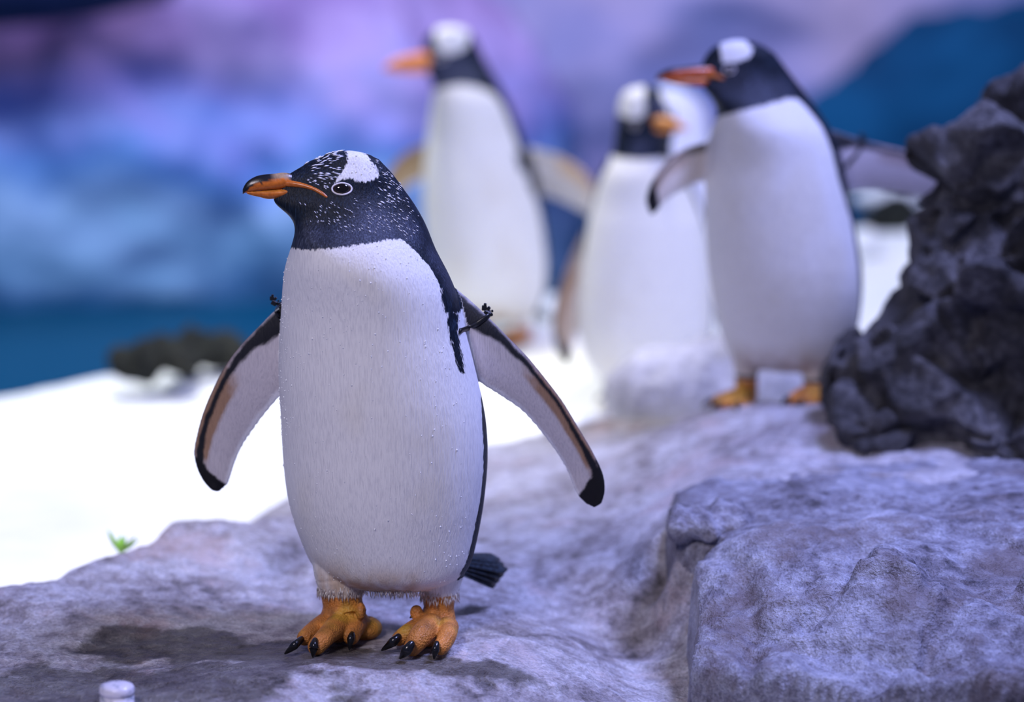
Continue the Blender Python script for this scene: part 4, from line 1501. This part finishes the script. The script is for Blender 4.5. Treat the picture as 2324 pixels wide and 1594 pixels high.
# ------------------------------------------------------------------ penguin looking along the pool
AY = 2.8
AZ = float(snow_z(np.array([P(1140, 755, AY)[0]]), np.array([AY]))[0])
a_spec = dict(
    Y=AY, voxel=0.0046, smooth=5, head_dy=-.08, bodyyaw=30, root=(P(1130, 755, AY)[0], AY, AZ),
    label='tallest standing penguin with an all orange bill on the snow near the pool edge',
    rows=[(58, 1012, 1030), (60, 1000, 1043), (66, 985, 1060), (75, 975, 1070), (88, 967, 1079), (105, 960, 1087), (122, 957, 1094), (140, 959, 1103), (156, 966, 1112), (172, 977, 1121), (188, 984, 1131), (205, 985, 1141), (230, 982, 1155), (260, 977, 1167),
          (300, 971, 1181), (340, 966, 1195), (400, 961, 1213), (460, 960, 1229), (520, 962, 1240), (580, 968, 1247), (630, 982, 1247), (670, 1000, 1241), (700, 1020, 1230), (718, 1045, 1210), (728, 1090, 1170)],
    aspect=[(58, 1.2), (80, 1.6), (120, 1.8), (160, 1.6), (200, 1.15), (300, .95), (728, .85)],
    yaw=[(58, 70), (165, 70), (210, 48), (280, 32), (728, 30)],
    taper=[(58, .1), (90, .35), (125, .45), (160, .3), (220, .05), (400, 0)],
    yoff=[(58, -.03), (180, -.03), (300, 0), (728, 0)],
    flippers=[
        [(1180, 330, 1190, 440, .02, .02, .018), (1215, 337, 1225, 445, .01, .02, .014), (1250, 344, 1262, 455, .0, .01, .011), (1285, 358, 1295, 470, -.01, 0, .009), (1318, 380, 1320, 485, -.02, -.01, .008), (1345, 412, 1338, 495, -.03, -.02, .007), (1360, 450, 1352, 500, -.03, -.02, .005), (1366, 490, 1362, 503, -.03, -.03, .004)],
        [(1010, 318, 1010, 420, .05, .06, .016), (970, 325, 970, 412, .06, .07, .013), (935, 338, 938, 420, .07, .08, .010), (905, 358, 915, 440, .08, .09, .008), (882, 388, 898, 455, .09, .1, .007), (872, 425, 886, 468, .1, .1, .005), (874, 460, 880, 475, .1, .1, .004)]],
    flipper_paint=[flipper_white(tan=(0.66, 0.48, 0.28), tip=.95, line=.25, white=(.72, .68, .58)), flipper_white(tan=(0.48, 0.30, 0.12), tip=.97, line=.4, white=(.50, .36, .20))],
    white_edge=[(985, 205), (1020, 195), (1050, 192), (1085, 198), (1115, 210), (1140, 240), (1160, 290), (1178, 340), (1200, 420), (1222, 470), (1234, 540), (1240, 600), (1236, 660), (1222, 700)],
    white_edge_far=[(100, 740), (0, 745), (-100, 740), (-98, 600), (-92, 400), (-84, 300), (-78, 220)],
    bonnet=[[(990, 40), (1050, 40), (1066, 78), (1062, 105), (1042, 118), (1018, 124), (996, 116), (986, 95)]],
    dark_marks=[[(1170, 340), (1188, 345), (1196, 385), (1186, 390), (1176, 370)]],
    lift=[(1020, 165, 60, .8), (1060, 170, 50, .7), (985, 95, 20, .6)],
    soil=(670, 728), hem_z=P(1130, 738, AY)[2], tail_guard=AY + .10, soilcol=(.45, .33, .22), white=(.82, .81, .74),
    feet=[foot_generic(1085, 755, AY - .02, AZ, 45, 722, 24), foot_generic(1185, 757, AY - .03, AZ, 30, 722, 24)],
    beak=dict(yaw=72, base=965, Y=AY - 0.06, dir=-1,
              upper=[(1000, 112, 142, 16), (975, 116, 144, 14), (950, 120, 147, 12), (920, 126, 151, 10), (895, 134, 155, 7), (878, 146, 159, 3.5), (871, 153, 161, 2)],
              lower=[(1000, 140, 160, 14), (965, 145, 165, 12), (930, 150, 166, 10), (900, 155, 164, 6), (882, 158, 162, 3)],
              black=([-1000, -870], [1.4, 1.4]), ridge=([-1000, -870], [0, 0]), orange=(0.85, 0.26, 0.03)),
    eyes=[(1000, 132, 9, 6, 1.5)],
    tail=[(P(1200, 690 + 5 * i, AY + .10), P(1250, 715 + 8 * i, AY + .18), .010) for i in range(4)],
)
birdA = Bird(a_spec)

# ------------------------------------------------------------------ penguin turning its head aside
BYY = 2.15
BZ = float(snow_z(np.array([P(1460, 920, BYY)[0]]), np.array([BYY]))[0])
b_spec = dict(
    Y=BYY, voxel=0.0044, smooth=5, head_dy=-.09, bodyyaw=-10, root=(P(1460, 920, BYY)[0], BYY, BZ),
    label='plump penguin with lowered flippers turning its head between the two taller ones',
    rows=[(194, 1452, 1472), (196, 1440, 1484), (202, 1424, 1500), (212, 1412, 1514), (224, 1407, 1522), (238, 1403, 1527), (255, 1401, 1530), (275, 1399, 1531), (295, 1397, 1528), (318, 1395, 1523), (340, 1392, 1520), (358, 1384, 1526), (375, 1370, 1542), (400, 1358, 1562),
          (450, 1345, 1585), (500, 1334, 1602), (560, 1325, 1612), (620, 1318, 1619), (680, 1312, 1623), (740, 1312, 1622), (800, 1322, 1612), (845, 1345, 1588), (870, 1370, 1560), (882, 1410, 1520)],
    aspect=[(194, 1.1), (220, 1.25), (270, 1.35), (320, 1.15), (380, 1.0), (450, .9), (882, .85)],
    yaw=[(194, -38), (320, -38), (380, -20), (450, -10), (882, -10)],
    taper=[(194, .1), (240, .25), (290, .3), (340, .05), (500, 0)],
    yoff=[(194, -.02), (320, -.02), (450, 0), (882, 0)],
    flippers=[
        [(1370, 430, 1400, 560, .02, .03, .016), (1338, 500, 1360, 620, .0, .02, .014), (1305, 560, 1340, 670, -.01, .0, .011), (1278, 625, 1325, 715, -.02, -.01, .009), (1258, 690, 1312, 755, -.03, -.02, .008), (1252, 745, 1303, 790, -.03, -.02, .007), (1262, 795, 1298, 815, -.03, -.02, .005), (1278, 826, 1290, 832, -.03, -.02, .004)],
        [(1560, 440, 1550, 560, .05, .06, .016), (1600, 500, 1570, 620, .06, .07, .012), (1640, 560, 1600, 670, .08, .09, .009), (1670, 640, 1620, 720, .1, .11, .007), (1680, 720, 1640, 760, .1, .11, .005), (1672, 780, 1660, 790, .1, .11, .004)]],
    flipper_paint=[flipper_white(tan=(0.34, 0.22, 0.13), tip=.74, white=(.46, .37, .28), line=.5), flipper_white()],
    white_edge=[(1388, 352), (1420, 360), (1460, 362), (1500, 358), (1522, 362), (1560, 420), (1595, 500), (1610, 560), (1616, 640), (1616, 740), (1606, 800), (1585, 840)],
    white_edge_far=[(95, 890), (0, 895), (-95, 890), (-95, 700), (-90, 500), (-84, 420), (-78, 370)],
    bonnet=[[(1408, 180), (1466, 180), (1466, 205), (1462, 230), (1466, 255), (1455, 270), (1430, 272), (1406, 266), (1404, 230)], [(1500, 205), (1530, 230), (1530, 262), (1520, 262), (1512, 240), (1500, 215)]],
    lift=[(1497, 242, 26, .95), (1450, 335, 30, .9), (1500, 320, 30, .4)],
    soil=(820, 880), hem_z=P(1460, 892, BYY)[2], tail_guard=BYY + .10, white=(.82, .81, .75),
    feet=[foot_generic(1405, 918, BYY - .02, BZ, 10, 870, 26), foot_generic(1520, 918, BYY - .02, BZ, -20, 870, 26)],
    beak=dict(yaw=-50, base=1500, Y=BYY - 0.085, dir=1,
              upper=[(1470, 255, 282, 15), (1490, 261, 284, 14), (1510, 265, 287, 12), (1530, 271, 290, 9), (1545, 279, 293, 6), (1556, 287, 296, 3), (1560, 292, 297, 2)],
              lower=[(1470, 280, 298, 13), (1495, 285, 301, 11), (1520, 288, 300, 8), (1540, 291, 298, 5), (1552, 294, 297, 3)],
              black=([1470, 1560], [1.4, 1.4]), ridge=([1470, 1560], [0, 0]), orange=(0.70, 0.27, 0.05)),
    eyes=[(1440, 285, 8, 6, 1.4)],
    tail=[(P(1470, 850 + 4 * i, BYY + .13), P(1490, 900 + 4 * i, BYY + .20), .010) for i in range(3)],
)
birdB = Bird(b_spec)

# ------------------------------------------------------------------ small things
pb = G(266, 1600, 0.0)
pz = float(slab_z(pb[0], pb[1])[0])
ptop = P(266, 1556, pb[1])[2]
M_POST, _nt, _b = new_mat('painted_post')
_n = noise_node(_nt, 60, 4, 0.6)
L(_nt, ramp(_nt, _n, [(0.36, (0.22, 0.26, 0.34)), (0.47, (0.66, 0.64, 0.74)), (0.7, (0.74, 0.72, 0.80))]), _b.inputs['Base Color'])
_b.inputs['Roughness'].default_value = 0.22
pr = 40 * float(np.linalg.norm(P(100, 1560, pb[1]) - P(0, 1560, pb[1])) / 100)


def lathe(prof, c, seg=40):
    th = np.linspace(0, 2 * math.pi, seg, endpoint=False)
    return loft([np.stack([c[0] + r * np.cos(th), c[1] + r * np.sin(th), np.full(seg, c[2] + z)], 1) for r, z in prof])


root = empty('post', (pb[0], pb[1], pz))
tag(root, 'short white painted metal post with a rounded cap on the wet rock', 'post')
hgt = ptop - pz
v, f = lathe([(pr * .97, -0.02), (pr * .97, hgt - .0125)], (pb[0], pb[1], pz))
mesh_obj('post_body', v, f, M_POST, root, True, (pb[0], pb[1], pz))
v, f = lathe([(pr * .92, hgt - .013), (pr * 1.0, hgt - .012), (pr * 1.02, hgt - .008), (pr * 1.0, hgt - .003), (pr * .9, hgt + .0005), (pr * .6, hgt + .003), (pr * .2, hgt + .004)], (pb[0], pb[1], pz))
mesh_obj('post_cap', v, f, M_POST, root, True, (pb[0], pb[1], pz))
h = P(246, 1592, pb[1]); ang = math.asin(max(-1, min(1, (h[0] - pb[0]) / pr)))
v, f = ellipsoid((pb[0] + pr * .97 * math.sin(ang), pb[1] - pr * .97 * math.cos(ang), h[2]), (.0035, .002, .003), 8, 12)
mesh_obj('screw', v, f, M_CLAW, root, True, (pb[0], pb[1], pz))

# a sprig of green growing behind the slab's edge
M_LEAF = simple_mat('green_leaf', (0.30, 0.62, 0.05), 0.5)
sp0 = G(255, 1262, 0.02) + np.array((0, 0.10, -0.02))
root = empty('plant_sprig', sp0)
tag(root, 'small bright green sprig growing behind the rim of the slab', 'plant')
for k in range(9):
    a = RNG.uniform(0, 6.28); e = RNG.uniform(.5, 1.3); l = RNG.uniform(.03, .05)
    d = np.array((math.cos(a) * math.cos(e), math.sin(a) * math.cos(e), math.sin(e)))
    v, f = tube([sp0 + d * 0.002, sp0 + d * l * .5, sp0 + d * l], [.003, .008, .001], 8, 2, (1, .25))
    mesh_obj('leaf', v, f, M_LEAF, root, True, sp0)
